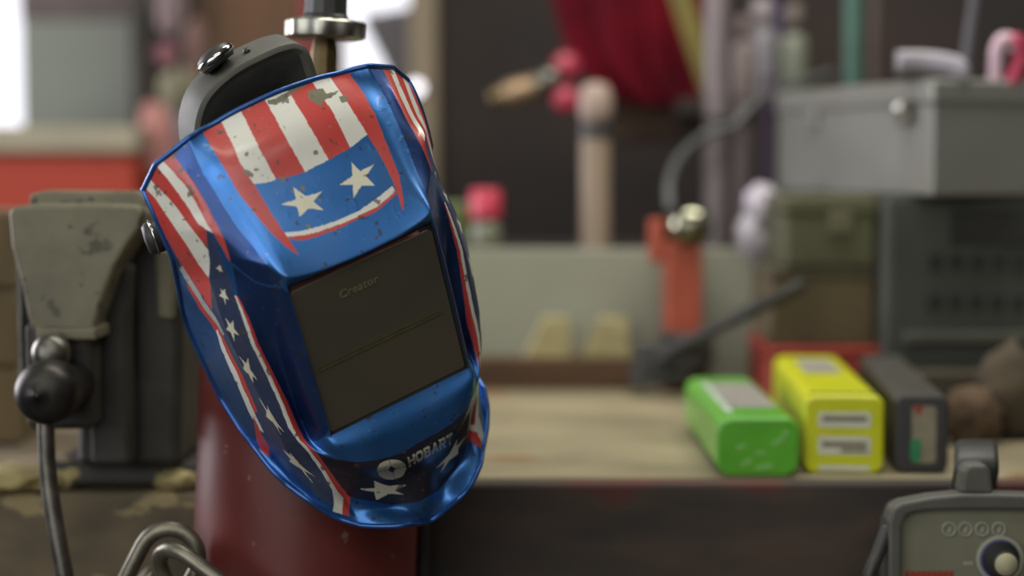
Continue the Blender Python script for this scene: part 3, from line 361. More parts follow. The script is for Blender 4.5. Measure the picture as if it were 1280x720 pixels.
if nrm[nu // 2, nv // 8] @ np.cross(P3[nu//2, nv//8 + 1] - P3[nu//2, nv//8], P3[nu//2 + 1, nv//8] - P3[nu//2, nv//8]) < 0:
    F1 = F1[:, ::-1]; F2 = F2[:, ::-1]
me = grid_mesh('shell', Vall, np.concatenate([F1, F2]), call)
shell = bpy.data.objects.new('shell', me); COL.objects.link(shell); shell.parent = helmet
pm = bpy.data.materials.new('painted_shell'); pm.use_nodes = True
nt = pm.node_tree; N = nt.nodes; L = nt.links; b = N['Principled BSDF']
at_ = N.new('ShaderNodeAttribute'); at_.attribute_name = 'paint'
tc = N.new('ShaderNodeTexCoord')
def noise(scale, detail, lo, hi, c0=0.0, c1=1.0):
    n = N.new('ShaderNodeTexNoise'); n.inputs['Scale'].default_value = scale; n.inputs['Detail'].default_value = detail
    L.new(tc.outputs['Object'], n.inputs['Vector'])
    r = N.new('ShaderNodeMapRange'); r.inputs['From Min'].default_value = lo; r.inputs['From Max'].default_value = hi
    r.inputs['To Min'].default_value = c0; r.inputs['To Max'].default_value = c1
    L.new(n.outputs['Fac'], r.inputs['Value']); return r.outputs['Result']
def mix(f, a, bcol, amount=1.0, blend='MIX'):
    x = N.new('ShaderNodeMix'); x.data_type = 'RGBA'; x.blend_type = blend
    if amount != 1.0:
        mm = N.new('ShaderNodeMath'); mm.operation = 'MULTIPLY'; mm.inputs[1].default_value = amount; L.new(f, mm.inputs[0]); f = mm.outputs[0]
    L.new(f, x.inputs['Factor']); L.new(a, x.inputs['A'])
    if isinstance(bcol, tuple): x.inputs['B'].default_value = (*lin(bcol), 1)
    else: L.new(bcol, x.inputs['B'])
    return x.outputs['Result']
c = at_.outputs['Color']
c = mix(noise(30, 5, 0.5, 0.8), c, (120, 116, 104), 0.16)          # dusty film
c = mix(noise(120, 3, 0.645, 0.68), c, (78, 66, 50), 0.8)           # spatter specks
c = mix(noise(260, 2, 0.70, 0.74), c, (150, 146, 132), 0.45)       # fine pale specks
L.new(c, b.inputs['Base Color']); L.new(at_.outputs['Alpha'], b.inputs['Metallic'])
L.new(noise(24, 5, 0.35, 0.75, 0.33, 0.47), b.inputs['Roughness'])
b.inputs['Specular IOR Level'].default_value = 0.55
b.inputs['Coat Weight'].default_value = 0.25; b.inputs['Coat Roughness'].default_value = 0.12
bp = N.new('ShaderNodeBump'); bp.inputs['Strength'].default_value = 0.12; bp.inputs['Distance'].default_value = 0.001
L.new(noise(95, 3, 0.6, 0.72), bp.inputs['Height']); L.new(bp.outputs['Normal'], b.inputs['Normal'])
me.materials.append(pm)
# rolled edge around the whole outline
per = [P3[i, 0] for i in range(0, nu, 5)] + [P3[-1, j] for j in range(4, nv - 3, 5)] + [P3[i, -1] for i in range(nu - 1, 0, -5)] + [P3[0, j] for j in range(nv - 4, 3, -5)]
obj('edge_trim', tube(nb(), per, 0.0023, 10, closed=True), M['trim_blue'], helmet, smooth=True)
# lens surround, lens, seam and print
loop = [P3[i, np.searchsorted(vs, 5.)] for i in range(np.searchsorted(us, -2.), np.searchsorted(us, 2.) + 1, 4)]
j7 = np.searchsorted(vs, 7.); j5 = np.searchsorted(vs, 5.); i0, i1 = np.searchsorted(us, -2.), np.searchsorted(us, 2.)
loop = [P3[i, j5] for i in range(i0, i1, 4)] + [P3[i1, j] for j in range(j5, j7, 4)] + [P3[i, j7] for i in range(i1, i0, -4)] + [P3[i0, j] for j in range(j7, j5, -4)]
bm = nb(); cx = np.mean(loop, 0)
A = [bm.verts.new(p) for p in loop]
B = [bm.verts.new((p[0] * 0.992, p[1] - 0.0045, p[2] * 0.992)) for p in loop]
C = [bm.verts.new((p[0] * 0.94, p[1] - 0.0045, p[2] * 0.94)) for p in loop]
n = len(loop)
for i in range(n):
    bm.faces.new((A[i], A[(i + 1) % n], B[(i + 1) % n], B[i])); bm.faces.new((B[i], B[(i + 1) % n], C[(i + 1) % n], C[i]))
obj('lens_frame', bm, mat('dark_gasket', (36, 40, 46), 0.5), helmet, label='dark gasket')
lens = obj('lens', prism(nb(), roundrect(0.1305, 0.1325, 0.003), -0.0035, 0.0004), M['lens'], helmet, bevel=0.0008, label='dark filter glass')
obj('filter_edge', bx((0.002, 0.0006, -0.0085), (0.117, 0.0006, 0.0012)), M['seam'], lens)
obj('filter_edge', bx((0.002, 0.0006, -0.0055), (0.117, 0.0006, 0.0005)), M['seam'], lens)
Mt = Matrix.Translation((0.009, 0.0008, 0.0465)) @ Matrix(((-1, 0, 0, 0), (0, 0, 1, 0), (0, 1, 0, 0), (0, 0, 0, 1)))
text_mesh('lens_print', 'Creator', 0.0098, M['lens_ink'], lens, Mt, shear=0.2, ls=1.1)
# head gear
arch = smoothpath([(-x, y, z) for x, y, z in [(-0.066, 0, 0.115), (-0.062, 0, 0.150), (-0.055, 0, 0.172), (-0.040, 0, 0.190), (-0.013, 0, 0.2015), (0.021, 0, 0.2055), (0.040, 0, 0.2048), (0.050, 0, 0.201), (0.0560, 0, 0.192), (0.0580, 0, 0.165), (0.058, 0, 0.115)]], 6)
bm = nb(); rings = []
for i, p in enumerate(arch):
    tdir = (arch[min(i + 1, len(arch) - 1)] - arch[max(i - 1, 0)]).normalized(); nn = Vector((tdir.z, 0, -tdir.x))
    prof = [(0.0, -0.142), (0.0, -0.178), (-0.004, -0.180), (-0.0115, -0.176), (-0.0125, -0.146), (-0.004, -0.140)]
    rings.append([bm.verts.new((p.x + nn.x * a, y, p.z + nn.z * a)) for a, y in prof])
for a, bb in zip(rings, rings[1:]):
    for j in range(6): bm.faces.new((a[j], a[(j + 1) % 6], bb[(j + 1) % 6], bb[j]))
bm.faces.new(rings[0]); bm.faces.new(rings[-1][::-1])
M['band'] = mat('headband_rubber', (88, 88, 80), 0.6, 0, 0.25, 40, 0.1)
obj('headband', bm, M['band'], helmet, smooth=True, bevel=0.001, label='grey black crown strap of the head gear')
bm = nb(); rings = []
for k in range(7):
    f = k / 6.0; rings.append([bm.verts.new((-0.003 + (p.x + 0.003) * (1 - f) * 0.99, -0.1445 - 0.045 * f * f, 0.115 + (p.z - 0.115) * (1 - f * 0.93) * 0.985)) for p in arch])
for a, bb in zip(rings, rings[1:]):
    for j in range(len(a) - 1): bm.faces.new((a[j], a[j + 1], bb[j + 1], bb[j]))
obj('crown_pad', bm, M['black_soft'], helmet, smooth=True, solid=0.004)
kn = obj('adjusting_knob', lathe(nb(), [(0, 0.013), (0.009, 0.0125), (0.0145, 0.010), (0.0165, 0.006), (0.0165, 0.002), (0.014, -0.002), (0, -0.002)], 36, axisM((0.0165, -0.158, 0.206), (0.28, -0.41, 0.88))), M['black'], helmet, smooth=True)
obj('knob_rim', lathe(nb(), [(0.0162, 0.0075), (0.0178, 0.006), (0.0178, 0.003), (0.0162, 0.0015)], 36, axisM((0.0165, -0.158, 0.206), (0.28, -0.41, 0.88))), M['chrome'], kn, smooth=True)
obj('strap_pin', lathe(nb(), [(0, 0.002), (0.003, 0.0015), (0.003, -0.002), (0, -0.002)], 16, axisM((-0.010, -0.160, 0.206), (0.2, 0, 1))), M['black'], helmet, smooth=True)
for sx in (-1, 1):
    k = obj('pivot_knob', lathe(nb(), [(0, 0.012), (0.011, 0.011), (0.0135, 0.008), (0.0135, -0.004), (0.006, -0.006), (0.006, -0.030), (0, -0.030)], 32, axisM((sx * 0.1175, -0.128, 0.097), (sx, -0.2, 0))), M['black'], helmet, smooth=True)
    obj('knob_ring', tube(nb(), [axisM((sx * 0.1175, -0.128, 0.097), (sx, -0.2, 0)) @ Vector((0.0138 * math.cos(a), 0.0138 * math.sin(a), 0.004)) for a in [2 * PI * i / 28 for i in range(28)]], 0.0012, 8, closed=True), M['chrome'], k, smooth=True)
    obj('rivet', lathe(nb(), [(0, 0.002), (0.002, 0.0015), (0.0027, 0), (0.0027, -0.001), (0, -0.001)], 14, axisM((sx * 0.1195, -0.098, 0.080), (sx, 0.1, 0))), M['chrome'], helmet, smooth=True)
# ------------------------------------------------------------------ gas cylinder behind the helmet
M['cyl'] = mat('red_oxide_cylinder', (102, 44, 39), 0.38, 0.0, 0.25, 9, 0.03, spots=((120, 92, 78), 60, 0.70))
CX0, CY0 = -0.1925, 1.612
lean = math.radians(2.6)
cyl = thing('gas_cylinder', 'tall dark red gas cylinder with brass valve, standing behind the welding helmet', 'gas cylinder', (CX0 - 0.864 * math.tan(lean), CY0, 0.0), rot=(0, lean, 0))
obj('body', lathe(nb(), [(0, 0.0), (0.094, 0.0), (0.101, 0.012), (0.1025, 0.03), (0.1025, 1.13), (0.099, 1.165), (0.088, 1.195), (0.068, 1.218), (0.045, 1.232), (0.030, 1.240), (0, 1.242)], 64), M['cyl'], cyl, smooth=True)
obj('neck_ring', lathe(nb(), [(0.0, 1.236), (0.031, 1.236), (0.032, 1.262), (0.028, 1.268), (0.0, 1.268)], 40), M['dark_steel'], cyl, smooth=True, bevel=0.001)
vb = obj('valve_body', lathe(nb(), [(0, 1.262), (0.0135, 1.262), (0.0135, 1.285), (0.0165, 1.290), (0.0165, 1.318), (0.0125, 1.324), (0.0125, 1.345), (0.010, 1.357), (0, 1.357)], 10), M['brass'], cyl, bevel=0.0008, label='brass valve body')
obj('outlet', lathe(nb(), [(0, 0), (0.0105, 0), (0.0105, 0.034), (0.0085, 0.036), (0, 0.036)], 24, axisM((0.008, 0.008, 1.303), (0.35, 1, 0))), M['brass'], vb, smooth=True, bevel=0.0008)
# chrome hand wheel with scalloped rim
bm = nb(); nlobe = 8; ring = []
for z, dr in ((1.356, -0.003), (1.358, 0.0), (1.371, 0.0), (1.373, -0.003)):
    ring.append([bm.verts.new(((0.0355 + dr + 0.0012 * math.cos(nlobe * a)) * math.cos(a), (0.0355 + dr + 0.0012 * math.cos(nlobe * a)) * math.sin(a), z)) for a in [2 * PI * i / 96 for i in range(96)]])
for a, b_ in zip(ring, ring[1:]):
    for j in range(96): bm.faces.new((a[j], a[(j + 1) % 96], b_[(j + 1) % 96], b_[j]))
bm.faces.new(ring[0][::-1]); bm.faces.new(ring[-1])
hw = obj('hand_wheel', bm, M['satin'], cyl, smooth=True, bevel=0.0006, label='chrome hand wheel')
obj('spindle_cap', lathe(nb(), [(0, 1.372), (0.0215, 1.372), (0.0215, 1.376), (0.0195, 1.378), (0.0190, 1.404), (0.0170, 1.414), (0, 1.416)], 12), M['black'], cyl, bevel=0.0012, label='black spindle cap')
# chain round the cylinder
M['chain'] = mat('chain_steel', (132, 128, 112), 0.4, 0.8, 0.5, 50, 0.1)
def link_bm(c, d, up, Lh=0.050, Wd=0.026, r=0.0072):
    d = Vector(d).normalized(); up = (Vector(up) - d * Vector(up).dot(d)).normalized(); pts = []
    for i in range(12):
        a = -PI / 2 + PI * i / 11; pts.append(d * (Lh - Wd + Wd * math.cos(a)) + up * (Wd * math.sin(a)))
    for i in range(12):
        a = PI / 2 + PI * i / 11; pts.append(d * (-(Lh - Wd) + Wd * math.cos(a)) + up * (Wd * math.sin(a)))
    return tube(nb(), [Vector(c) + p for p in pts], r, 14, closed=True)
chain = thing('chain', 'grey steel chain of thick links slung round the red gas cylinder', 'chain', at(205, 700, 1.50))
cl = chain.location
for px, py, Y, d, up in ((196, 728, 1.538, (0.45, 0.1, 0.89), (-0.89, 0.0, 0.45)), (256, 738, 1.488, (0.80, -0.25, -0.52), (0.35, -0.6, 0.6)), (150, 770, 1.57, (0.6, -0.2, 0.75), (0.2, -0.9, 0.1)), (320, 800, 1.478, (0.9, 0.0, -0.4), (0.4, 0.0, 0.9))):
    obj('link', link_bm(at(px, py, Y) - cl, d, up), M['chain'], chain, smooth=True)
hs = tube(nb(), smoothpath([at(529, 640, 1.66), at(529, 690, 1.66), at(528, 760, 1.66), at(526, 900, 1.67), at(524, 1150, 1.68)], 6), 0.0055, 12)
single('rubber_hose', hs, M['black'], 'black rubber hose hanging down along the right side of the red gas cylinder', 'hose', smooth=True)

# ------------------------------------------------------------------ workbench
M['bench_top'] = mat('bench_top_wood', (154, 144, 114), 0.75, 0, 0.4, 5, 0.2, rgb2=(122, 113, 88), stretch=(1.0, 1.6, 1.0), spots=((128, 98, 64), 9, 0.67))
M['bench_face'] = mat('bench_face_oily', (72, 58, 48), 0.7, 0, 0.45, 12, 0.3, rgb2=(46, 41, 36), stretch=(0.7, 1, 2.0), spots=((84, 46, 40), 6, 0.62))
M['old_timber'] = mat('old_timber', (112, 99, 76), 0.85, 0, 0.5, 11, 0.5, rgb2=(78, 70, 56), stretch=(0.9, 1, 2.0), spots=((146, 132, 96), 14, 0.66))
bench = thing('workbench', 'long wooden workbench with a pale worn top and dark oily front edge', 'workbench', (0.0, 2.1, 0.0))
def L3(x, y, z): return Vector((x, y - 2.1, z))
obj('worktop', bx(L3(0.60, 2.135, 0.921), (1.44, 0.79, 0.018)), M['bench_top'], bench, bevel=0.004)
obj('front_board', bx(L3(0.60, 1.7295, 0.853), (1.44, 0.027, 0.150)), M['bench_face'], bench, bevel=0.004, label='dark oily front board')
obj('side_top', bx(L3(-1.06, 2.14, 0.905), (1.88, 0.76, 0.03)), M['old_timber'], bench, bevel=0.004)
obj('timber_edge', bx(L3(-1.06, 1.740, 0.838), (1.88, 0.035, 0.158)), M['old_timber'], bench, bevel=0.006, label='weathered timber front edge')
for x in (-1.9, -0.75, 0.35, 1.2):
    for y in (1.82, 2.38): obj('leg', bx(L3(x, y, 0.45), (0.09, 0.09, 0.9)), M['bench_face'], bench, bevel=0.004)

# ------------------------------------------------------------------ bench vise, screw end towards the camera
vx = -0.395; vz = 0.92
vise = thing('bench_vise', 'heavy grey green bench vise with a round screw end and hanging steel handle', 'vise', (vx, 1.70, vz))
def V(px, py, Y): return at(px, py, Y) - vise.location
# moving jaw: broad at the top, narrowing to its foot
ol = [(10, 268), (14, 259), (40, 255), (120, 254), (172, 256), (180, 266), (176, 285), (160, 305), (143, 335), (130, 370), (117, 414), (112, 421), (42, 421), (34, 395), (24, 345), (14, 310)]
pts = [(V(a, b_, 1.63).x, V(a, b_, 1.63).z) for a, b_ in ol]
obj('moving_jaw', prism(nb(), pts, 1.63 - 1.70, 1.70 - 1.70), M['vise_paint'], vise, bevel=0.007, seg=3)
y0 = V(100, 418, 1.625)
obj('jaw_foot', bx((V(77, 0, 1.625).x, -0.038, V(77, 417, 1.625).z), (0.056, 0.085, 0.012)), M['vise_paint'], vise, bevel=0.003)
ol = [(40, 243), (60, 238), (172, 239), (188, 246), (188, 258), (40, 258)]
obj('jaw_plate', prism(nb(), [(V(a, b_, 1.67).x, V(a, b_, 1.67).z) for a, b_ in ol], 1.66 - 1.70, 1.695 - 1.70), M['vise_paint'], vise, bevel=0.003)
ol = [(112, 258), (196, 258), (238, 290), (240, 430), (236, 575), (110, 575), (112, 430)]
obj('fixed_jaw', prism(nb(), [(V(a, b_, 1.76).x, V(a, b_, 1.76).z) for a, b_ in ol], 0.01, 0.15), M['vise_dark'], vise, bevel=0.010, seg=3, label='dark oily rear body')
obj('slide', bx((V(75, 0, 1.66).x, 0.0, V(75, 466, 1.66).z), (0.062, 0.14, 0.10)), M['vise_dark'], vise, bevel=0.006)
obj('web', prism(nb(), [(V(a, b_, 1.69).x, V(a, b_, 1.69).z) for a, b_ in [(116, 420), (150, 330), (166, 330), (168, 580), (118, 580)]], -0.025, 0.012), M['vise_dark'], vise, bevel=0.006)
obj('web', prism(nb(), [(V(a, b_, 1.70).x, V(a, b_, 1.70).z) for a, b_ in [(192, 310), (222, 312), (216, 402), (196, 398)]], 0.0, 0.03), M['vise_paint'], vise, bevel=0.004)
obj('base', bx((V(160, 0, 1.78).x, 0.10, 0.014), (0.15, 0.14, 0.024)), M['vise_dark'], vise, bevel=0.006)
c = V(60, 490, 1.575)
Ms = axisM(c, (-0.12, -1, 0.0))
obj('screw_end', lathe(nb(), [(0, 0.0285), (0.003, 0.0285), (0.003, 0.0265), (0.014, 0.0255), (0.024, 0.018), (0.0285, 0.008), (0.029, -0.006), (0.0275, -0.020), (0.022, -0.024), (0.022, -0.060), (0, -0.060)], 40, Ms), M['dark_steel'], vise, smooth=True, label='round oily steel screw end')
c2 = V(64, 441, 1.605)
obj('collar', lathe(nb(), [(0, 0.016), (0.010, 0.015), (0.0165, 0.008), (0.018, -0.004), (0.016, -0.02), (0, -0.02)], 28, axisM(c2, (0.15, -1, 0.25))), M['steel'], vise, smooth=True)
hb = smoothpath([V(56, 470, 1.577), V(57, 525, 1.575), V(60, 590, 1.572), V(69, 655, 1.568), V(84, 735, 1.563), V(92, 775, 1.562)], 6)
hd = obj('handle', tube(nb(), hb, 0.0078, 16), M['steel'], vise, smooth=True, label='bare steel handle bar')
obj('end_knob', blob(nb(), hb[-1], (0.012, 0.012, 0.012), amp=0), M['steel'], hd, smooth=True)
obj('guide_edge', bx((V(19, 0, 1.68).x, 0.0, V(19, 400, 1.68).z), (0.006, 0.05, 0.16)), M['steel'], vise, bevel=0.002)

# things lying about the vise
M['crate'] = mat('brown_crate', (104, 88, 58), 0.8, 0, 0.35, 10, 0.2, stretch=(4, 4, 0.7))
M['dust'] = mat('yellow_rag', (170, 156, 108), 0.9, 0, 0.4, 30, 0.5)
M['wood'] = mat('plain_wood', (150, 118, 80), 0.7, 0, 0.35, 12, 0.15, stretch=(6, 6, 0.8))
M['brown_wood'] = mat('brown_wood', (98, 68, 40), 0.7, 0, 0.4, 10, 0.15, stretch=(0.8, 4, 6), rgb2=(58, 40, 26))
for px, py, Y, s, lab in ((86, 590, 1.748, (0.022, 0.022, 0.015), 'small yellowish rag beside the vise handle, on the bench edge'), (18, 592, 1.735, (0.045, 0.035, 0.013), 'flat yellowish rag on the bench edge left of the vise handle'), (222, 594, 1.74, (0.028, 0.02, 0.012), 'small yellowish rag on the bench edge just left of the red cylinder')):
    p = onz(px, py, 0.92); p.y = Y
    single('rag', blob(nb(), (0, 0, s[2] * 0.8), s, px, 0.35), M['dust'], lab, 'rag', loc=(at(px, py, Y).x, Y, 0.92), smooth=True)

ck = thing('wooden_crate', 'brown wooden crate at the left edge, standing on the bench behind the vise', 'crate', (at(-45, 0, 2.0).x, 2.06, 0.9205))
ch = at(0, 264, 2.0).z - 0.92; cw = at(14, 0, 2.0).x - at(-104, 0, 2.0).x
for k in range(3): obj('slat', bx((0, -0.055, ch * (k + 0.5) / 3), (cw, 0.012, ch / 3 - 0.006)), M['crate'], ck, bevel=0.002)
obj('body', bx((0, 0.01, ch / 2), (cw - 0.004, 0.12, ch)), M['crate'], ck, bevel=0.002)
# ------------------------------------------------------------------ boxes of electrodes on the bench
M['green_box'] = mat('green_box', (96, 180, 48), 0.35, 0, 0.15, 30, 0, coat=0.5)
M['yellow_box'] = mat('yellow_box', (202, 206, 20), 0.4, 0, 0.1, 30, 0, coat=0.3)
M['dark_box'] = mat('dark_grey_box', (70, 68, 62), 0.5, 0, 0.2, 30, 0.05)
M['label_grey'] = mat('label_grey', (150, 146, 140), 0.5, 0, 0.15, 60)
M['label_white'] = mat('label_white', (205, 205, 185), 0.5, 0, 0.12, 60)
M['film'] = mat('pale_film', (205, 222, 205), 0.25, 0, 0.2, 60)
M['faint'] = mat('faint_green_print', (140, 200, 110), 0.35, 0, 0.2, 60)
M['ink'] = mat('faded_ink', (120, 116, 92), 0.7, 0, 0.2, 80)
M['red_paint'] = mat('red_paint', (150, 52, 40), 0.5, 0, 0.3, 14, 0.05)
M['orange_paint'] = mat('orange_red_paint', (172, 80, 56), 0.5, 0, 0.25, 20, 0.1)
M['green_ink'] = mat('green_patch', (40, 130, 80), 0.5, 0, 0.2, 60)
def carton(name, label, p0, p1, w, h, Lg, r, m, cat='box'):
    """long carton lying on the bench; p0 front base centre, p1 back base centre"""
    d = Vector((p1[0] - p0[0], p1[1] - p0[1], 0)).normalized()
    t = thing(name, label, cat, (p0[0], p0[1], 0.93), math.atan2(d.y, d.x) - PI / 2)
    obj('body', prism(nb(), roundrect(w, h, r, 5, 0, h / 2), 0.0, Lg), m, t, bevel=0.004, seg=3)
    return t
p = at(947, 594, 1.745); g = carton('electrode_box', 'bright green plastic wrapped box lying on the bench, left of the yellow box', (p.x, 1.742), (0.246, 2.07), 0.083, 0.060, 0.33, 0.016, M['green_box'])
obj('top_label', bx((0.004, 0.165, 0.0606), (0.047, 0.20, 0.0012)), M['label_grey'], g)
obj('wrap_seam', bx((-0.0245, 0.155, 0.0602), (0.008, 0.25, 0.0012)), M['film'], g, label='shiny pale wrap edge')
for x, z, w_ in ((-0.018, 0.030, 0.009), (-0.012, 0.014, 0.012), (0.002, 0.024, 0.010), (0.020, 0.036, 0.014), (0.006, 0.010, 0.018), (0.027, 0.044, 0.006)):
    obj('print_mark', bx((x, -0.0006, z), (w_, 0.0008, 0.004), rot=Matrix.Rotation(random.uniform(-0.6, 0.2), 3, 'Y')), M['faint'], g)
p = at(1054, 592, 1.76); ye = carton('electrode_box', 'yellow box with pale labels on the bench between the green and dark grey boxes', (p.x, 1.757), (0.358, 2.13), 0.080, 0.080, 0.37, 0.012, M['yellow_box'])
obj('top_label', bx((0.0, 0.25, 0.0806), (0.040, 0.13, 0.0012)), M['label_grey'], ye)
for z, hh in ((0.055, 0.016), (0.029, 0.019)):
    f = obj('end_label', prism(nb(), roundrect(0.053, hh, 0.003, 3, 0.0, z), -0.0010, 0.0004), M['label_white'], ye)
    obj('print_line', bx((0.0, -0.0012, z + 0.001), (0.044, 0.0006, 0.005)), M['ink'], f)
    if hh > 0.018: obj('print_line', bx((0.010, -0.0012, z - 0.005), (0.026, 0.0006, 0.004)), M['ink'], f)
obj('end_label', bx((0.0, -0.0006, 0.006), (0.050, 0.0012, 0.006)), M['label_white'], ye)
obj('lid_seam', bx((0.0, 0.0125, 0.0804), (0.068, 0.0014, 0.0012)), M['dark_box'], ye)
p = at(1150, 592, 1.765); dk = carton('electrode_box', 'dark grey box with a small red and green end label, right of the yellow box', (p.x, 1.762), (0.450, 2.13), 0.054, 0.080, 0.37, 0.010, M['dark_box'])
f = obj('end_frame', prism(nb(), roundrect(0.053, 0.079, 0.010, 5, 0, 0.0402), -0.004, 0.006), M['black'], dk, bevel=0.003)
obj('end_label', prism(nb(), roundrect(0.024, 0.058, 0.004, 3, 0.002, 0.040), -0.0052, -0.0036), mat('end_label_tan', (140, 132, 108), 0.6, 0, 0.3, 60), dk)
obj('red_mark', prism(nb(), [(-0.010, 0.069), (0.002, 0.069), (-0.004, 0.058)], -0.0060, -0.0050), M['red_paint'], dk, label='red triangle')
obj('green_mark', prism(nb(), roundrect(0.010, 0.024, 0.004, 3, -0.006, 0.024), -0.0060, -0.0050), M['green_ink'], dk, label='green patch')

# ------------------------------------------------------------------ welder in the lower right corner
M['welder_case'] = mat('welder_case', (92, 92, 86), 0.45, 0, 0.15, 30, 0.05)
M['welder_panel'] = mat('welder_panel', (116, 116, 96), 0.5, 0, 0.12, 30, 0.02)
M['print_grey'] = mat('panel_print', (150, 150, 136), 0.6, 0, 0.1, 60)
YW = 1.55
W0 = at(1228, 640, YW)
wel = thing('welding_machine', 'grey portable welding machine with a round dial and carry handle, at the right front corner', 'welding machine', (W0.x, YW, 0.55))
def Wp(px, py, Y=YW): return at(px, py, Y) - wel.location
def wo(pts, Y): return [(Wp(a, b_, Y).x, Wp(a, b_, Y).z) for a, b_ in pts]
top = [(1106, 800), (1107, 648), (1112, 633), (1124, 626), (1160, 619), (1200, 615), (1240, 615), (1290, 617), (1330, 622), (1346, 633), (1352, 648), (1353, 800)]
tz_ = Wp(0, 660, YW).z
obj('case', prism(nb(), [(Wp(1150, 0).x, tz_ - 0.02), (Wp(1160, 0).x, tz_), (Wp(1310, 0).x, tz_), (Wp(1320, 0).x, tz_ - 0.02), (Wp(1320, 0).x, 0.0), (Wp(1150, 0).x, 0.0)], 0.010, 0.135), M['welder_case'], wel, bevel=0.006, seg=3)
# front bezel: raised rim
outer = wo(top, YW) + [(Wp(1353, 0).x, 0.06), (Wp(1106, 0).x, 0.06)]
inner = wo([(1124, 800), (1125, 655), (1132, 641), (1142, 637), (1160, 635), (1200, 634), (1240, 634), (1290, 635), (1322, 638), (1332, 644), (1334, 655), (1335, 800)], YW)
bm = nb(); A = [bm.verts.new((a, -0.012, b_)) for a, b_ in outer]; B = [bm.verts.new((a, -0.010, b_)) for a, b_ in inner]
A2 = [bm.verts.new((a, 0.012, b_)) for a, b_ in outer]; B2 = [bm.verts.new((a, 0.004, b_)) for a, b_ in inner]
inner_n = len(inner)
for q_ in range(12):
    r_ = (q_ + 1) % inner_n
    if q_ < 11:
        if q_ < 11: bm.faces.new((A[q_], A[q_ + 1], B[q_ + 1], B[q_])); bm.faces.new((B[q_], B[q_ + 1], B2[q_ + 1], B2[q_]))
for q_ in range(len(A)): bm.faces.new((A[q_], A2[q_], A2[(q_ + 1) % len(A)], A[(q_ + 1) % len(A)]))
obj('bezel', bm, M['welder_case'], wel, bevel=0.003)
obj('front_panel', prism(nb(), wo([(1118, 900), (1118, 652), (1128, 638), (1145, 632), (1200, 630), (1240, 630), (1290, 631), (1330, 638), (1342, 652), (1342, 900)], YW), 0.0, 0.011), M['welder_panel'], wel)
for px in (1187, 1207, 1228, 1249):
    cc = Wp(px, 662, YW - 0.002)
    i_ = obj('indicator', tube(nb(), [Vector((cc.x + 0.0058 * math.cos(a), -0.0008, cc.z + 0.0058 * math.sin(a))) for a in [2 * PI * k / 24 for k in range(24)]], 0.0010, 8, closed=True), M['print_grey'], wel, smooth=True)
    obj('symbol', prism(nb(), [(cc.x - 0.002, cc.z - 0.003), (cc.x + 0.0008, cc.z - 0.003), (cc.x + 0.0024, cc.z + 0.003), (cc.x + 0.0002, cc.z + 0.001)], -0.0012, 0.0002), M['print_grey'], i_)
kc = Wp(1251, 700, YW - 0.004)
dial = obj('dial_ring', tube(nb(), [Vector((kc.x + 0.0195 * math.cos(a), -0.002, kc.z + 0.0195 * math.sin(a))) for a in [2 * PI * k / 40 for k in range(40)]], 0.0024, 10, closed=True), M['print_grey'], wel, smooth=True, label='pale ring round the dial')
obj('dial', lathe(nb(), [(0, 0.020), (0.0105, 0.0195), (0.012, 0.017), (0.0135, 0.004), (0.0165, 0.002), (0.0165, -0.002), (0, -0.002)], 36, axisM((kc.x, -0.002, kc.z), (0, -1, 0))), M['black'], wel, smooth=True, label='black round dial')
obj('dial_cap', lathe(nb(), [(0, 0.0012), (0.0100, 0.0008), (0.0102, -0.001), (0, -0.001)], 32, axisM((kc.x, -0.0215, kc.z), (0, -1, 0))), mat('dial_cap', (176, 172, 140), 0.5, 0, 0.1, 40), wel, smooth=True, label='cream dial cap')
obj('blue_arc', tube(nb(), [Vector((kc.x + 0.0168 * math.cos(a), -0.0034, kc.z + 0.0168 * math.sin(a))) for a in [PI * (0.35 + 1.0 * k / 24) for k in range(25)]], 0.0009, 8), mat('blue_mark', (70, 66, 140), 0.5), wel, smooth=True)
for px, py, w_ in ((1210, 704, 0.0085), (1228, 680, 0.003), (1272, 680, 0.003)):
    cc = Wp(px, py); obj('tick_mark', bx((cc.x, -0.0004, cc.z), (w_, 0.0008, 0.0026)), M['print_grey'], wel)
x0 = Wp(1141, 0).x; x1 = Wp(1204, 0).x; zz = Wp(0, 722).z
for k in range(9):
    xx = x0 + (x1 - x0) * (k + 0.5) / 9; obj('red_lettering', bx((xx, -0.0004, zz - 0.002), (0.0038, 0.0008, 0.016), rot=Matrix.Rotation(0.12, 3, 'Y')), M['red_paint'], wel)
# carry handle: a strap on edge, seen end on, with a lighter front block
hp = smoothpath([Wp(1220, 625, YW + 0.03) + Vector((0, 0.02, 0)), Wp(1220, 590, YW + 0.02), Wp(1220, 568, YW + 0.035), Wp(1220, 560, YW + 0.06), Wp(1220, 560, YW + 0.09), Wp(1220, 576, YW + 0.112), Wp(1220, 650, YW + 0.118)], 6)
bm = nb(); rings = []
for i, p in enumerate(hp):
    tdir = (hp[min(i + 1, len(hp) - 1)] - hp[max(i - 1, 0)]).normalized(); nn = tdir.cross(Vector((1, 0, 0))).normalized()
    rings.append([bm.verts.new(Vector((p.x, p.y, p.z)) + Vector((1, 0, 0)) * a + nn * b_) for a, b_ in roundrect(0.040, 0.014, 0.006, 4)])
for a, b_ in zip(rings, rings[1:]):
    for j in range(len(a)): bm.faces.new((a[j], a[(j + 1) % len(a)], b_[(j + 1) % len(a)], b_[j]))
bm.faces.new(rings[0]); bm.faces.new(rings[-1][::-1])
h_ = obj('carry_handle', bm, M['black'], wel, smooth=True, label='black carry handle')
obj('handle_block', prism(nb(), wo([(1200, 618), (1204, 590), (1210, 581), (1234, 581), (1240, 590), (1243, 618)], YW - 0.005), -0.004, 0.02), M['grey_plastic'], h_, bevel=0.004, seg=3)
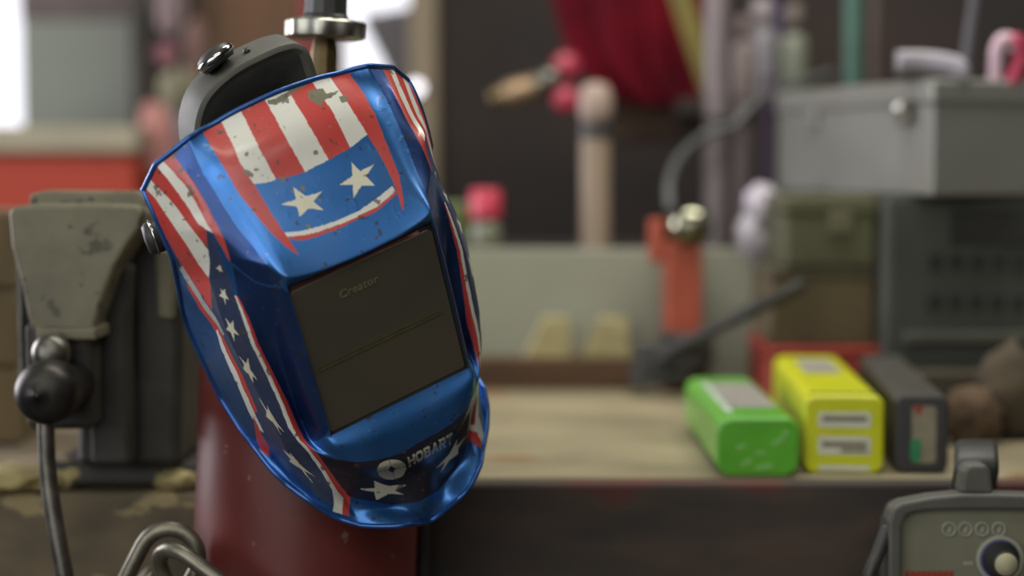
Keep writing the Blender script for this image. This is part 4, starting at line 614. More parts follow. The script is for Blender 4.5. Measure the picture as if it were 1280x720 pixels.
obj('strap', tube(nb(), smoothpath([Wp(1109, 660, YW), Wp(1098, 690, YW - 0.01), Wp(1084, 730, YW - 0.02), Wp(1080, 800, YW), Wp(1104, 900, YW + 0.02)], 6), 0.0062, 12), M['black'], wel, smooth=True)
cart = thing('equipment_cart', 'low steel cart under the grey welding machine', 'cart', (W0.x, YW + 0.06, 0.0))
obj('deck', bx((0, 0, 0.535), (0.26, 0.16, 0.03)), M['dark_steel'], cart, bevel=0.004)
for sx in (-1, 1):
    for sy in (-1, 1): obj('leg', bx((sx * 0.11, sy * 0.06, 0.26), (0.03, 0.03, 0.52)), M['dark_steel'], cart, bevel=0.003)

# ------------------------------------------------------------------ back of the bench
M['pale_board'] = mat('pale_green_board', (148, 150, 134), 0.7, 0, 0.12, 6, 0.05)
X0, X1 = at(520, 0, 2.48).x, at(962, 0, 2.48).x; zt = at(0, 311, 2.48).z
single('backsplash_board', bx(((X0 + X1) / 2, 2.485, (zt + 0.93) / 2), (X1 - X0, 0.018, zt - 0.93)), M['pale_board'], 'pale grey green board standing upright along the back of the bench', 'board', bevel=0.003)
a, b_ = at(560, 0, 2.44).x, at(806, 0, 2.44).x; z1 = at(0, 447, 2.44).z
single('timber_strip', bx(((a + b_) / 2, 2.445, (0.93 + z1) / 2), (b_ - a, 0.05, z1 - 0.93)), M['brown_wood'], 'brown timber strip lying along the foot of the pale board', 'timber', bevel=0.003)
M['pale_wood'] = mat('pale_wood', (178, 168, 124), 0.7, 0, 0.3, 16, 0.1, rgb2=(140, 130, 92), stretch=(1, 1, 5))
for px0, px1, lab in ((655, 716, 'left one of two pale wood blocks on the brown timber strip'), (728, 790, 'right one of two pale wood blocks on the brown timber strip')):
    a, b_ = at(px0, 0, 2.44).x, at(px1, 0, 2.44).x; zt2 = at(0, 398, 2.44).z
    single('wood_block', prism(nb(), [(a, z1), (b_, z1), (b_ - 0.004, zt2), (a + 0.028, zt2 + 0.002)], 2.424, 2.468), M['pale_wood'], lab, 'wood block', group='pale wood blocks', bevel=0.003)
# shelf behind the board
M['shelf'] = mat('dark_shelf', (44, 38, 32), 0.8, 0, 0.35, 12, 0.1)
shz = at(0, 312, 2.6).z
single('back_shelf', bx((0.1, 2.70, shz - 0.014), (1.3, 0.40, 0.028)), M['shelf'], 'dark shelf board just behind the pale upright board', 'shelf', bevel=0.003)
# bottle with red cap
p = at(607, 306, 2.58); bot = thing('bottle', 'small greyish bottle with a red cap standing at the back beside the helmet', 'bottle', (p.x, 2.58, shz))
zc0 = at(0, 270, 2.58).z - shz; zc1 = at(0, 236, 2.58).z - shz
obj('body', lathe(nb(), [(0, 0), (0.021, 0), (0.023, 0.004), (0.023, zc0 - 0.016), (0.015, zc0 - 0.002), (0.0, zc0 - 0.002)], 28), mat('bottle_grey', (118, 120, 100), 0.25, 0, 0.2, 30), bot, smooth=True)
obj('cap', lathe(nb(), [(0, zc0 - 0.004), (0.0225, zc0 - 0.004), (0.0235, zc0), (0.0225, zc1 - 0.003), (0.019, zc1), (0, zc1)], 28), mat('red_cap', (196, 62, 84), 0.35, 0, 0.15, 30), bot, smooth=True, label='red cap')
p = at(570, 306, 2.62); single('jar', lathe(nb(), [(0, 0), (0.028, 0), (0.03, 0.004), (0.03, 0.05), (0.022, 0.062), (0.022, 0.07), (0, 0.07)], 28), mat('green_jar', (84, 104, 50), 0.3), 'low green jar at the back, half hidden behind the helmet', 'jar', loc=(p.x, 2.62, shz), smooth=True)
# hammer-like wooden stake
p0, p1 = at(744, 312, 2.56), at(750, 102, 2.56)
st = thing('wooden_pole', 'pale upright wooden pole with a black band near its round top', 'pole', (p0.x, 2.56, shz))
hh = p1.z - shz; M['stake'] = mat('pale_stake', (150, 132, 112), 0.6, 0, 0.2, 12, 0.05, stretch=(4, 4, 0.6))
obj('shaft', lathe(nb(), [(0, 0), (0.0215, 0), (0.0215, hh - 0.068), (0, hh - 0.068)], 24), M['stake'], st, smooth=False, bevel=0.002)
obj('band', lathe(nb(), [(0, hh - 0.082), (0.0235, hh - 0.082), (0.0235, hh - 0.060), (0, hh - 0.060)], 24), M['black'], st, bevel=0.001)
obj('grip_end', lathe(nb(), [(0, hh - 0.062), (0.020, hh - 0.062), (0.0245, hh - 0.045), (0.0245, hh - 0.02), (0.017, hh - 0.004), (0, hh)], 24), mat('grip_end', (160, 140, 128), 0.6, 0, 0.15, 20), st, smooth=True)
# brass cutting torch with two red knobs hanging from a hook on the wall
YT = 2.72; c0 = at(660, 110, YT)
to = thing('cutting_torch', 'brass gas torch with two red valve knobs, hung in front of the dark wall', 'torch', c0)
def T(px, py, Y=YT): return at(px, py, Y) - c0
obj('tip', tube(nb(), [T(613, 124), T(630, 119)], [0.013, 0.016], 14), M['brass'], to, smooth=True)
obj('mixer_tube', tube(nb(), [T(630, 119), T(640, 116), T(672, 106)], [0.017, 0.020, 0.017], 16), mat('old_brass', (168, 142, 112), 0.4, 0.5, 0.3, 30), to, smooth=True)
obj('torch_body', tube(nb(), [T(668, 107), T(682, 102), T(700, 92)], [0.016, 0.021, 0.018], 16), M['steel'], to, smooth=True)
for px, py in ((708, 82), (707, 124)):
    obj('valve_knob', lathe(nb(), [(0, 0.012), (0.016, 0.011), (0.021, 0.006), (0.021, -0.006), (0.016, -0.011), (0, -0.012)], 20, axisM(T(px, py), (0.3, -1, 0.2))), mat('red_knob', (170, 48, 72), 0.4, 0, 0.2, 30), to, smooth=True, label='red valve knob')
obj('knob_stem', tube(nb(), [T(696, 95), T(706, 124)], 0.006, 10), M['brass'], to, smooth=True)
obj('hanger', tube(nb(), [T(690, 97, YT + 0.012), T(676, 92, 3.40)], 0.006, 10), M['dark_steel'], to, smooth=True)
# red jacket
M['jacket'] = mat('dark_red_cloth', (98, 12, 26), 0.9, 0, 0.45, 6, 0.3, rgb2=(62, 12, 22), spec=0.1)
bm = nb(); YJ = 2.9; rows = []
lft = [(-160, 668), (-60, 676), (0, 690), (40, 700), (75, 716), (105, 740), (122, 775), (132, 800)]
rgt = [(-160, 880), (-60, 878), (0, 880), (40, 884), (75, 886), (105, 884), (122, 882), (132, 880)]
for (py, xl), (_, xr) in zip(lft, rgt):
    row = []
    for i in range(25):
        f = i / 24; yy = YJ - 0.035 * math.sin(PI * f) - 0.014 * math.sin(f * 21 + py * 0.01); row.append(bm.verts.new(at(xl + (xr - xl) * f, py, yy)))
    rows.append(row)
for a, b_ in zip(rows, rows[1:]):
    for i in range(24): bm.faces.new((a[i], a[i + 1], b_[i + 1], b_[i]))
jk = single('red_jacket', bm, M['jacket'], 'dark red cloth jacket hanging against the dark back wall', 'jacket', smooth=True, solid=0.012, sub=1)
a, b_ = at(748, 0, 2.94).x, at(885, 0, 2.94).x
obj('lining', bx(((a + b_) / 2, 2.93, at(0, 150, 2.94).z), (b_ - a, 0.03, at(0, 118, 2.94).z - at(0, 178, 2.94).z)), mat('dark_brown_lining', (66, 48, 34), 0.8, 0, 0.3, 16, 0.1), jk, bevel=0.01, seg=3, label='dark brown lining at the hem')
tp = at(780, -160, 2.9)
obj('hanger', tube(nb(), [tp, Vector((tp.x, 3.40, tp.z))], 0.010, 10), M['dark_steel'], jk, smooth=True)
# yellow lath
q0, q1 = at(838, -40, 2.78), at(892, 118, 2.78)
d = (q1 - q0); bm = nb(); box(bm, (0, 0, 0), (0.034, 0.012, d.length))
single('yellow_strap', bm, mat('dull_yellow', (110, 100, 42), 0.7, 0, 0.25, 20), 'dull yellow slanting strap at the right edge of the red jacket', 'strap', loc=(q0 + q1) / 2, bevel=0.003)
bpy.data.objects['yellow_strap'].rotation_euler = (0, math.atan2(d.x, d.z), 0)
# two grey pipes leaning at the back
M['pipe'] = mat('mauve_grey_pipe', (120, 110, 112), 0.5, 0.1, 0.2, 10, 0.05)
M['pipe2'] = mat('darker_pipe', (98, 88, 90), 0.5, 0.1, 0.2, 10, 0.05)
def stick(name, label, px0, py0, px1, py1, Y, r, m, cat, **k):
    a = at(px0, py0, Y); b_ = at(px1, py1, Y); o = thing(name, label, cat, a, **k)
    d = b_ - a; Mx = axisM((0, 0, 0), d); Ln = d.length
    obj('tube', lathe(nb(), [(0, 0), (r, 0), (r, Ln), (r * 0.8, Ln), (0, Ln)], 24, Mx), m, o, bevel=0.0015)
    return o, Mx, Ln
o, Mx, Ln = stick('pipe', 'pale grey upright pipe with a black tape band, right of the red jacket', 893, 313, 897, -60, 2.56, 0.0175, M['pipe'], 'pipe')
f_ = (313 - 148) / 373.0
obj('tape_band', lathe(nb(), [(0.0182, Ln * f_ - 0.005), (0.0188, Ln * f_ - 0.005), (0.0188, Ln * f_ + 0.005), (0.0182, Ln * f_ + 0.005)], 24, Mx), M['black'], o)
stick('pipe', 'darker grey upright pipe just right of the pale taped pipe', 924, 313, 926, 128, 2.58, 0.020, M['pipe2'], 'pipe')
# spray cans and bottles on a small wall shelf
wz = at(0, 124, 2.8).z
single('wall_shelf', bx((at(985, 0, 2.8).x, 2.82, wz - 0.012), (0.34, 0.16, 0.024)), M['shelf'], 'small dark wall shelf behind the grey metal toolbox', 'shelf', bevel=0.002)
def can(name, label, px, r, pt, pn, m1, m2, cat, Y=2.8):
    x = at(px, 0, Y).x; t_ = thing(name, label, cat, (x, Y, wz)); h1 = at(0, pn, Y).z - wz; h2 = at(0, pt, Y).z - wz
    obj('body', lathe(nb(), [(0, 0), (r, 0), (r, h1 - 0.012), (r * 0.62, h1), (0, h1)], 28), m1, t_, smooth=True, bevel=0.001)
    obj('cap', lathe(nb(), [(0, h1 - 0.002), (r * 0.66, h1 - 0.002), (r * 0.66, h2 - 0.006), (r * 0.45, h2), (0, h2)], 24), m2, t_, smooth=True)
    return t_
can('spray_can', 'pale lilac spray can with a pale cap on the small wall shelf, nearest the pipes', 953, 0.026, -2, 34, mat('can_lilac', (136, 132, 138), 0.4, 0.2, 0.2, 20), mat('cap_pale', (150, 140, 142), 0.4), 'spray can')
can('bottle', 'greenish white bottle with a brownish cap on the wall shelf behind the toolbox', 992, 0.022, 4, 42, mat('bottle_pale', (124, 128, 114), 0.4, 0, 0.2, 20), mat('cap_brown', (110, 98, 92), 0.5), 'bottle', Y=2.79)
can('bottle', 'brown bottle on the wall shelf, left of the lilac spray can', 929, 0.017, 20, 50, mat('bottle_tan', (120, 106, 102), 0.5, 0, 0.2, 20), mat('cap_tan', (112, 96, 92), 0.5), 'bottle', Y=2.78)
can('bottle', 'dark violet bottle with a violet cap at the back of the wall shelf', 972, 0.024, -20, 10, mat('bottle_violet', (52, 46, 76), 0.4, 0, 0.2, 20), mat('cap_violet', (44, 38, 66), 0.5), 'bottle', Y=2.86)
o, Mx, Ln = stick('pole', 'teal green upright pole behind the grey toolbox', 1066, 122, 1067, -60, 2.75, 0.014, mat('teal', (62, 98, 86), 0.5, 0, 0.2, 20), 'pole')
o, Mx, Ln = stick('pole', 'brownish upright pole just right of the teal pole', 1090, 122, 1094, -60, 2.76, 0.010, mat('brown_handle', (84, 70, 66), 0.6, 0, 0.2, 20), 'pole')
single('hanging_strip', bx((at(962, 0, 2.62).x, 2.62, at(0, 180, 2.62).z), (0.014, 0.02, 0.20)), mat('purple_strip', (62, 44, 70), 0.7), 'narrow purple cloth strip hanging at the left end of the grey toolbox', 'cloth strip', bevel=0.003)

# ------------------------------------------------------------------ stack at the right end of the bench
red_z = at(0, 428, 2.26).z
rc = thing('red_case', 'low red case on the bench behind the yellow box, at the bottom of the stack', 'case', (at(1026, 0, 2.26).x, 2.30, 0.93))
wr = at(1096, 0, 2.2).x - at(958, 0, 2.2).x
obj('body', bx((0, 0, (red_z - 0.93) / 2 - 0.006), (wr, 0.20, red_z - 0.93 - 0.012)), M['red_paint'], rc, bevel=0.005)
obj('lid', bx((0, 0, red_z - 0.93 - 0.006), (wr + 0.004, 0.204, 0.012)), M['red_paint'], rc, bevel=0.004)
bz = at(0, 333, 2.24).z
bb = thing('brown_box', 'brown worn wooden box on top of the low red case', 'box', (at(1030, 0, 2.24).x, 2.31, red_z))
wb = at(1096, 0, 2.22).x - at(966, 0, 2.22).x
obj('body', bx((0, 0, (bz - red_z) / 2 - 0.007), (wb, 0.18, bz - red_z - 0.014)), mat('brown_box', (92, 80, 54), 0.75, 0, 0.35, 14, 0.2), bb, bevel=0.004)
obj('lid', bx((0, 0, bz - red_z - 0.007), (wb + 0.003, 0.184, 0.014)), mat('brown_box_lid', (82, 76, 56), 0.75, 0, 0.3, 14, 0.2), bb, bevel=0.004)
oz = at(0, 244, 2.2).z
oc = thing('metal_can', 'olive green metal can between the brown wooden box and the grey toolbox', 'metal can', (at(1038, 0, 2.24).x, 2.31, bz))
wo_ = at(1095, 0, 2.22).x - at(980, 0, 2.22).x; hz = oz - bz
M['olive'] = mat('olive_paint', (84, 84, 58), 0.6, 0, 0.3, 12, 0.1)
obj('body', bx((0, 0, hz * 0.37), (wo_, 0.19, hz * 0.74)), M['olive'], oc, bevel=0.006)
obj('lid', bx((0, 0, hz * 0.86), (wo_ + 0.006, 0.196, hz * 0.28)), M['olive'], oc, bevel=0.006)
obj('latch', bx((wo_ * 0.1, -0.100, hz * 0.62), (0.03, 0.008, hz * 0.3)), mat('latch_pale', (110, 108, 84), 0.5, 0.4), oc, bevel=0.002)
# dark machine case
mx0, mx1 = at(1113, 0, 2.16).x, 0.80; 
mc = thing('machine_case', 'large dark grey green machine case with dark slots, at the right end of the bench', 'machine case', ((mx0 + mx1) / 2, 2.32, 0.93))
M['machine'] = mat('machine_paint', (62, 64, 58), 0.6, 0, 0.3, 12, 0.1)
mw = mx1 - mx0; mh = oz - 0.93
obj('body', bx((0, 0, mh / 2), (mw, 0.30, mh)), M['machine'], mc, bevel=0.008)
M['slot'] = mat('slot_black', (38, 38, 36), 0.8)
obj('top_recess', bx((0.045, -0.146, mh * 0.86), (mw * 0.80, 0.02, mh * 0.16)), M['slot'], mc, bevel=0.002)
for zf in (0.70, 0.52):
    for k in range(6):
        obj('slot', bx((-mw / 2 + 0.062 + 0.026 * k, -0.148, mh * zf), (0.017, 0.012, 0.020)), M['slot'], mc, bevel=0.002)
obj('rail', bx((0, -0.156, mh * 0.36), (mw * 0.86, 0.018, 0.014)), mat('machine_rail', (78, 80, 70), 0.5, 0.1), mc, bevel=0.003)
obj('foot_board', bx((0, -0.17, 0.03), (mw * 0.9, 0.05, 0.06)), mat('machine_foot', (70, 62, 48), 0.7), mc, bevel=0.004)
for px, py, Y, s, lab, col in ((1215, 560, 1.95, (0.030, 0.035, 0.034), 'crumpled brown rag right of the dark grey box', (96, 76, 56)), (1265, 540, 2.0, (0.040, 0.04, 0.055), 'dark brown rag heap at the right edge of the bench', (74, 64, 46))):
    single('rag', blob(nb(), (0, 0, s[2] * 0.85), s, px, 0.4), mat('rag_%d' % px, col, 0.9, 0, 0.35, 30, 0.3), lab, 'rag', loc=(at(px, py, Y).x, Y, 0.932), smooth=True)
# grey toolbox
M['box_grey'] = mat('toolbox_grey', (122, 122, 116), 0.36, 0.15, 0.12, 8, 0.02)
cn = at(1165, 241, 2.12); ang = math.atan2(0.128, 0.40)
tb = thing('toolbox', 'grey metal toolbox on top of the stack at the right, with its latch side lit', 'toolbox', (cn.x, 2.12, oz), ang)
th = at(0, 98, 2.12).z - oz
obj('body', bx((0.15, 0.21, th * 0.40), (0.30, 0.42, th * 0.80)), M['box_grey'], tb, bevel=0.004)
obj('lid', bx((0.15, 0.21, th * 0.89), (0.306, 0.426, th * 0.22)), M['box_grey'], tb, bevel=0.006, seg=3)
lt = obj('latch', bx((-0.006, 0.055, th * 0.72), (0.012, 0.026, th * 0.22)), M['steel'], tb, bevel=0.003)
obj('latch_knob', blob(nb(), (-0.014, 0.055, th * 0.76), (0.008, 0.010, 0.010), amp=0), M['chrome'], lt, smooth=True)
obj('hinge_strap', bx((-0.004, 0.30, th * 0.72), (0.008, 0.02, th * 0.2)), M['box_grey'], tb, bevel=0.002)
tz = oz + th
bm = nb(); pts = smoothpath([at(1122, 77, 2.16), at(1150, 77, 2.16), at(1180, 80, 2.15), at(1200, 86, 2.14), at(1208, 94, 2.14)], 5)
rings = [[bm.verts.new(p + Vector((0, b_, a))) for a, b_ in roundrect(0.026, 0.030, 0.008, 3)] for p in pts]
for a, b_ in zip(rings, rings[1:]):
    for j in range(len(a)): bm.faces.new((a[j], a[(j + 1) % len(a)], b_[(j + 1) % len(a)], b_[j]))
bm.faces.new(rings[0]); bm.faces.new(rings[-1])
single('grinder_guard', bm, mat('pale_lilac_metal', (150, 146, 154), 0.45, 0.2, 0.15, 20), 'curved pale grey metal piece lying on top of the grey toolbox', 'metal piece', smooth=True)
o, Mx, Ln = stick('rod', 'thin grey rod leaning upright on the grey toolbox, left of the pink clamp', 1206, 92, 1228, -60, 2.20, 0.0085, mat('rod_grey', (84, 82, 86), 0.5, 0.2), 'rod')
pc = at(1255, 100, 2.16)
cl_ = thing('spring_clamp', 'small pink and red clamp standing on the grey toolbox at the right edge', 'clamp', pc)
def K(px, py): return at(px, py, 2.16) - pc
obj('pink_handle', tube(nb(), smoothpath([K(1243, 108), K(1244, 90), K(1246, 62), K(1254, 49), K(1264, 52), K(1266, 64)], 6), [0.0085] * 31, 12), mat('pale_pink', (206, 176, 190), 0.4), cl_, smooth=True, label='pale pink handle')
obj('red_handle', tube(nb(), smoothpath([K(1262, 106), K(1270, 90), K(1276, 70), K(1270, 52), K(1262, 56)], 6), [0.0105] * 25, 12), mat('raspberry', (176, 50, 82), 0.4), cl_, smooth=True, label='red handle')
# orange bar clamp with shiny head, white rag, black cables
o = thing('bar_clamp', 'orange red upright bar clamp with a shiny metal head, leaning on the pale board', 'clamp', (at(855, 0, 2.43).x, 2.43, 0.93))
zb = at(0, 300, 2.43).z - 0.93
obj('bar', bx((0, 0, zb / 2), (0.050, 0.045, zb)), M['orange_paint'], o, bevel=0.005)
hc = at(862, 283, 2.42) - o.location
obj('head', lathe(nb(), [(0, 0.035), (0.012, 0.034), (0.026, 0.024), (0.031, 0.008), (0.031, -0.012), (0.022, -0.026), (0, -0.030)], 32, axisM(hc, (0.1, -1, 0.35))), mat('shiny_head', (150, 150, 130), 0.14, 1.0, 0.3, 30), o, smooth=True, label='shiny metal head')
obj('jaw', bx((hc.x - 0.045, 0.0, hc.z - 0.02), (0.020, 0.03, 0.06)), M['orange_paint'], o, bevel=0.004)
single('paper_rag', blob(blob(nb(), at(953, 258, 2.40), (0.025, 0.026, 0.030), 3, 0.25), at(940, 296, 2.40), (0.024, 0.024, 0.034), 5, 0.25), mat('lilac_paper', (176, 170, 180), 0.8, 0, 0.12, 30, 0.2), 'crumpled pale lilac paper rag stuffed left of the olive can', 'rag', smooth=True)
single('paper_scrap', blob(nb(), at(975, 348, 2.36), (0.013, 0.012, 0.032), 9, 0.3), mat('lilac_paper_dim', (140, 134, 140), 0.8), 'small pale paper scrap hanging below the lilac rag beside the brown box', 'paper', smooth=True)
M['cable'] = mat('black_cable', (44, 44, 40), 0.6, 0, 0.2, 20, 0.05)
c_ = onz(828, 478, 0.93)
bm = tube(nb(), smoothpath([at(1004, 355, 2.17), at(972, 372, 2.17), at(920, 398, 2.2), at(865, 425, 2.28), at(820, 452, 2.34), at(806, 470, 2.37)], 8), 0.0085, 12)
tube(bm, [Vector((c_.x + 0.045 * math.cos(a) * (1 + 0.1 * math.sin(a * 0.7)), 2.36 + 0.032 * math.sin(a), 0.943 + 0.006 * a / 2)) for a in [0.35 * k for k in range(60)]], 0.010, 10)
single('power_cable', bm, M['cable'], 'thick black cable drooping from the brown box to a coil behind the green box', 'cable', smooth=True)
single('wire_loop', tube(nb(), smoothpath([at(838, 262, 2.5), at(836, 235, 2.52), at(845, 205, 2.53), at(866, 180, 2.53), at(890, 165, 2.52), at(918, 156, 2.53), at(945, 128, 2.56), at(990, 106, 2.62), at(1040, 92, 2.68)], 8), 0.0065, 10), mat('grey_wire', (92, 94, 92), 0.5, 0.2), 'thin grey wire arching from the shiny clamp head past the pipes', 'wire', smooth=True)
# ------------------------------------------------------------------ left background
M['cab_red'] = mat('orange_red_enamel', (170, 54, 28), 0.6, 0, 0.2, 7, 0.03)
M['cab_top'] = mat('beige_top', (158, 150, 128), 0.6, 0, 0.15, 8, 0.05)
YC = 2.95
xa, xb = at(-220, 0, YC).x, at(166, 0, YC).x; z0, z1_ = at(0, 191, YC).z, at(0, 158, YC).z
cb = thing('tool_cabinet', 'orange red cabinet with a pale beige top, far back at the left behind the vise', 'cabinet', ((xa + xb) / 2, YC + 0.2, 0.0))
obj('body', bx((0, 0, z0 / 2), (xb - xa, 0.40, z0)), M['cab_red'], cb, bevel=0.006)
obj('top', bx((0, -0.006, (z0 + z1_) / 2), (xb - xa + 0.012, 0.42, z1_ - z0)), M['cab_top'], cb, bevel=0.006)
obj('drawer_line', bx((0, -0.201, z0 - 0.14), (xb - xa - 0.03, 0.006, 0.008)), M['dark_steel'], cb)
YB = 3.40
M['wall'] = mat('dark_brown_wall', (56, 45, 40), 0.85, 0, 0.3, 4, 0.15, rgb2=(38, 33, 31))
M['wall_dark'] = mat('dark_wall', (40, 36, 34), 0.9, 0, 0.3, 4, 0.1)
M['trim'] = mat('beige_trim', (132, 118, 96), 0.65, 0, 0.2, 9, 0.05, stretch=(3, 3, 0.5))
M['floor'] = mat('concrete', (92, 88, 82), 0.85, 0, 0.25, 4, 0.2)
M['ceil'] = mat('ceiling_board', (110, 105, 98), 0.9, 0, 0.2, 4)
H = 2.7
o1a, o1b = at(-260, 0, YB).x, at(166, 0, YB).x; s1 = at(0, 175, YB).z
o2a, o2b = at(426, 0, YB).x, at(540, 0, YB).x; s2 = at(0, 260, YB).z
bm = nb()
def seg(x0, x1, z0, z1): box(bm, ((x0 + x1) / 2, YB + 0.05, (z0 + z1) / 2), (x1 - x0, 0.1, z1 - z0))
seg(-2.6, o1a, 0, H); seg(o1a, o1b, 0, s1); seg(o1a, o1b, 2.1, H); seg(o1b, o2a, 0, H); seg(o2a, o2b, 0, s2); seg(o2a, o2b, 2.1, H); seg(o2b, 2.6, 0, H)
struct('wall_back', bm, M['wall'])
struct('wall_left', bx((-2.65, 0.2, H / 2), (0.1, 6.5, H)), M['wall_dark'])
struct('wall_right', bx((2.65, 0.2, H / 2), (0.1, 6.5, H)), M['wall_dark'])
struct('wall_front', bx((0, -3.05, H / 2), (5.3, 0.1, H)), mat('light_wall', (150, 146, 138), 0.9))
struct('floor', bx((0, 0.2, -0.05), (5.4, 6.6, 0.1)), M['floor'])
struct('ceiling', bx((0, 0.2, H + 0.05), (5.4, 6.6, 0.1)), M['ceil'])
bm = nb()
for x0, x1 in ((at(512, 0, YB - 0.03).x, at(547, 0, YB - 0.03).x),): box(bm, ((x0 + x1) / 2, YB - 0.03, (s2 + 2.2) / 2), (x1 - x0, 0.06, 2.2 - s2))
struct('trim_1', bm, M['trim'], bevel=0.004)
struct('trim_2', bx((at(178, 0, YB - 0.04).x, YB - 0.04, 1.35), (0.032, 0.08, 2.7)), mat('dark_post', (62, 58, 50), 0.8, 0, 0.25, 10, 0.1), bevel=0.004)
# grey sheet standing in the left opening
yy = YB + 0.05
a, b_ = at(24, 0, 3.52).x, at(168, 0, 3.52).x
gs = thing('metal_sheet', 'tall grey green sheet standing in the bright opening at the far left', 'sheet', ((a + b_) / 2, 3.535, 0.0))
obj('panel', bx((0, 0, 0.95), (b_ - a, 0.02, 1.9)), mat('grey_green_sheet', (122, 127, 116), 0.6, 0.0, 0.2, 3, 0.03), gs, bevel=0.002)
zt0 = at(0, 22, 3.5).z
obj('top_board', bx((0, -0.014, (zt0 + 1.9) / 2), (b_ - a, 0.012, 1.9 - zt0)), mat('dark_top_board', (96, 84, 80), 0.7), gs, bevel=0.002, label='dark upper board')
# brown plywood on the wall
a, b_ = at(243, 0, 3.37).x, at(424, 0, 3.37).x
single('plywood_sheet', bx(((a + b_) / 2, 3.386, 1.0), (b_ - a, 0.024, 2.0)), mat('brown_plywood', (104, 70, 44), 0.7, 0, 0.3, 6, 0.05, rgb2=(78, 56, 34), stretch=(6, 1, 0.5)), 'brown plywood sheet fixed to the back wall above the black crown strap', 'plywood', bevel=0.002)
x_ = at(379, 0, 3.30).x
single('red_strip', bx((x_, 3.364, 1.0), (0.014, 0.019, 2.0)), mat('crimson', (170, 40, 60), 0.5), 'narrow crimson strip on the brown plywood beside the valve cap', 'strip', bevel=0.002)
# things hanging from a rail left of the plywood
rl = single('tool_rail', tube(nb(), [Vector((at(192, 0, 3.28).x - 0.02, 3.28, 1.72)), Vector((at(250, 0, 3.28).x, 3.28, 1.72))], 0.008, 12), M['dark_steel'], 'dark steel rail on the back wall left of the brown plywood', 'rail', smooth=True)
def hang(name, label, cat, px, py0, py1, w, col, seed, Y=3.26):
    c0 = at(px, py0, Y); c1 = at(px, py1, Y); h = (c0.z - c1.z) / 2
    t_ = thing(name, label, cat, (c0.x, Y, c1.z))
    obj('body', blob(nb(), (0, 0, h), (w, w * 0.5, h), seed, 0.3), mat('hang_%d' % seed, col, 0.8, 0, 0.3, 20, 0.2), t_, smooth=True)
    obj('cord', tube(nb(), [Vector((0, 0, 2 * h - 0.01)), Vector((0, 0.01, max(2 * h + 0.01, 1.725 - c1.z)))], 0.003, 8), M['black'], t_, smooth=True)
hang('work_glove', 'pale mauve glove hanging at the top left, right of the dark post', 'glove', 213, -30, 42, 0.030, (164, 140, 140), 21)
hang('round_pad', 'pinkish round pad hanging below the mauve glove', 'pad', 207, 52, 82, 0.022, (150, 96, 104), 22, 3.19)
hang('rag', 'pale olive rag hanging beside the head of the black knob', 'rag', 222, 84, 140, 0.034, (142, 138, 112), 23, 3.12)
hang('rag', 'reddish pink cloth hanging low above the vise, left of the helmet', 'rag', 196, 128, 236, 0.034, (178, 124, 116), 24, 3.03)
hang('rag', 'dim pink rag hanging next to the brown plywood', 'rag', 244, 20, 110, 0.022, (120, 92, 84), 25, 3.20)
hang('rag', 'pale blue grey cloth just left of the headgear strap', 'rag', 224, 140, 190, 0.02, (136, 132, 142), 26, 3.05)
# grey curved sheet in the bright opening behind the valve
bm = nb(); rows = []
edge = [(452, 17), (458, 38), (468, 58), (478, 78), (488, 100), (498, 130), (505, 170)]
topc = [(452, 17), (470, 16), (490, 13), (510, 9), (530, 3), (545, -3)]
poly = topc + [(545, 170)] + edge[:0:-1]
pts = [(at(px, py, 3.75).x, at(px, py, 3.75).z) for px, py in poly]
pn = single('fender', prism(nb(), pts, 3.72, 3.78), mat('grey_fender', (150, 146, 150), 0.6, 0.0, 0.25, 3), 'grey curved metal panel outside the bright opening behind the valve', 'metal panel', bevel=0.01, seg=3)
pr_ = at(0, 170, 3.75).z
obj('support', bx((at(520, 0, 3.75).x, 3.75, pr_ / 2), (0.06, 0.05, pr_)), M['dark_steel'], None)
sp_ = bpy.data.objects['support']; sp_.parent = pn
struct('floor_outside', bx((-0.6, 9.4, -0.06), (14, 11.9, 0.1)), mat('pale_ground', (190, 186, 178), 0.9, 0, 0.15, 2))
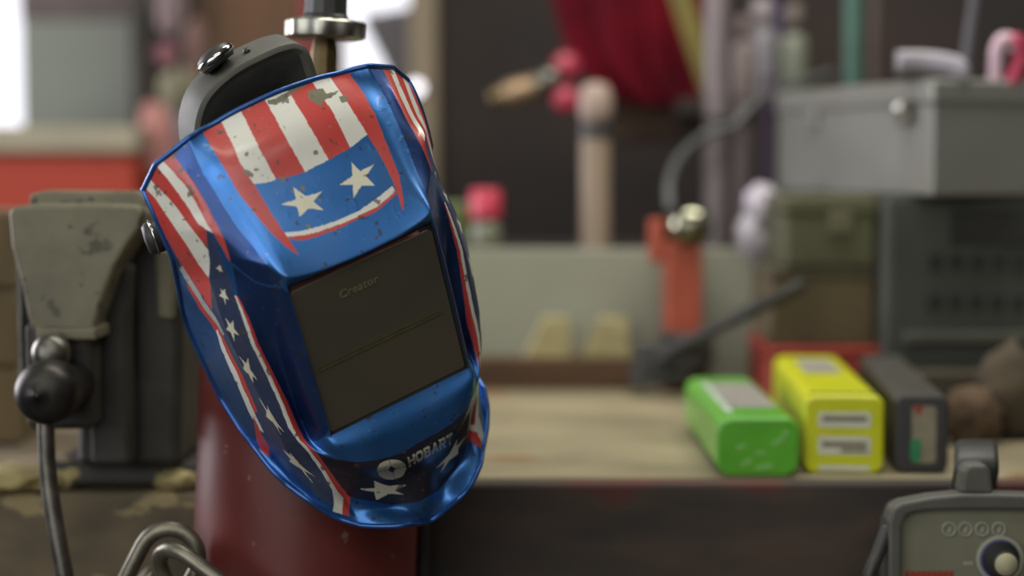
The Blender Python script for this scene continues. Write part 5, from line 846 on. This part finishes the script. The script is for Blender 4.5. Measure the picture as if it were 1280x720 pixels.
# ------------------------------------------------------------------ lights
w = bpy.data.worlds.new('world'); SC.world = w; w.use_nodes = True
bg = w.node_tree.nodes['Background']; bg.inputs['Color'].default_value = (0.93, 0.93, 1.0, 1); bg.inputs['Strength'].default_value = 1.6
def area(name, loc, target, sx, sy, power, col):
    l = bpy.data.lights.new(name, 'AREA'); l.shape = 'RECTANGLE'; l.size = sx; l.size_y = sy; l.energy = power; l.color = col
    o = bpy.data.objects.new(name, l); COL.objects.link(o); o.location = loc
    o.rotation_euler = (Vector(target) - Vector(loc)).to_track_quat('-Z', 'Y').to_euler(); return o
area('left_key', (-2.2, -0.6, 1.9), (-0.1, 1.6, 1.1), 1.8, 1.6, 34, (0.95, 0.97, 1.0))  # added key light from the upper left; the room has no door there
area('tube_lamp', (-0.55, 0.55, 2.6), (-0.3, 1.5, 1.1), 1.2, 0.12, 5, (1.0, 0.97, 0.86))
area('overhead_soft', (-0.05, -0.45, 2.65), (-0.2, 1.3, 1.1), 2.0, 1.9, 28, (1.0, 0.98, 0.93))  # added soft light above the camera for the forehead sheen; no roof opening
area('front_fill', (-0.9, -2.8, 1.5), (0.2, 2.0, 1.1), 2.6, 2.2, 27, (1.0, 0.97, 0.93))  # added fill light behind the camera to lift the dark fronts
area('tube_lamp_rear', (0.4, 1.95, 2.6), (0.4, 2.4, 0.9), 1.6, 0.4, 32, (1.0, 0.97, 0.88))
area('side_window', (-2.3, 2.6, 1.5), (-0.2, 1.6, 0.95), 0.9, 1.2, 52, (0.95, 0.93, 1.0))
vs_ = SC.view_settings; vs_.view_transform = 'Standard'; vs_.look = 'None'; vs_.exposure = 0.0; vs_.gamma = 1.0; vs_.use_curve_mapping = False
SC.cycles.use_denoising = True
try: SC.cycles.denoiser = 'OPENIMAGEDENOISE'
except Exception: pass
SC.cycles.max_bounces = 6; SC.cycles.sample_clamp_indirect = 6.0

p = at(520, 110, 3.30)
lb = thing('glow_spot', 'added bright daylight glow in front of the pale door trim, just right of the helmet', 'glow spot', p)  # glowing disc added for a bright bit of daylight; no lamp there
em = bpy.data.materials.new('spot_glow'); em.use_nodes = True; eb = em.node_tree.nodes['Principled BSDF']
eb.inputs['Emission Color'].default_value = (0.95, 0.92, 1.0, 1); eb.inputs['Emission Strength'].default_value = 2.5
obj('glow_disc', lathe(nb(), [(0, 0.012), (0.006, 0.0115), (0.011, 0.008), (0.0125, 0.0), (0.010, -0.008), (0.006, -0.014), (0, -0.014)], 24, axisM((0, 0, 0), (0, -1, 0))), em, lb, smooth=True)
obj('spot_stem', lathe(nb(), [(0, 0), (0.009, 0), (0.009, 0.056), (0, 0.056)], 20, axisM((0, 0.012, 0), (0, 1, 0))), M['black'], lb, smooth=True)
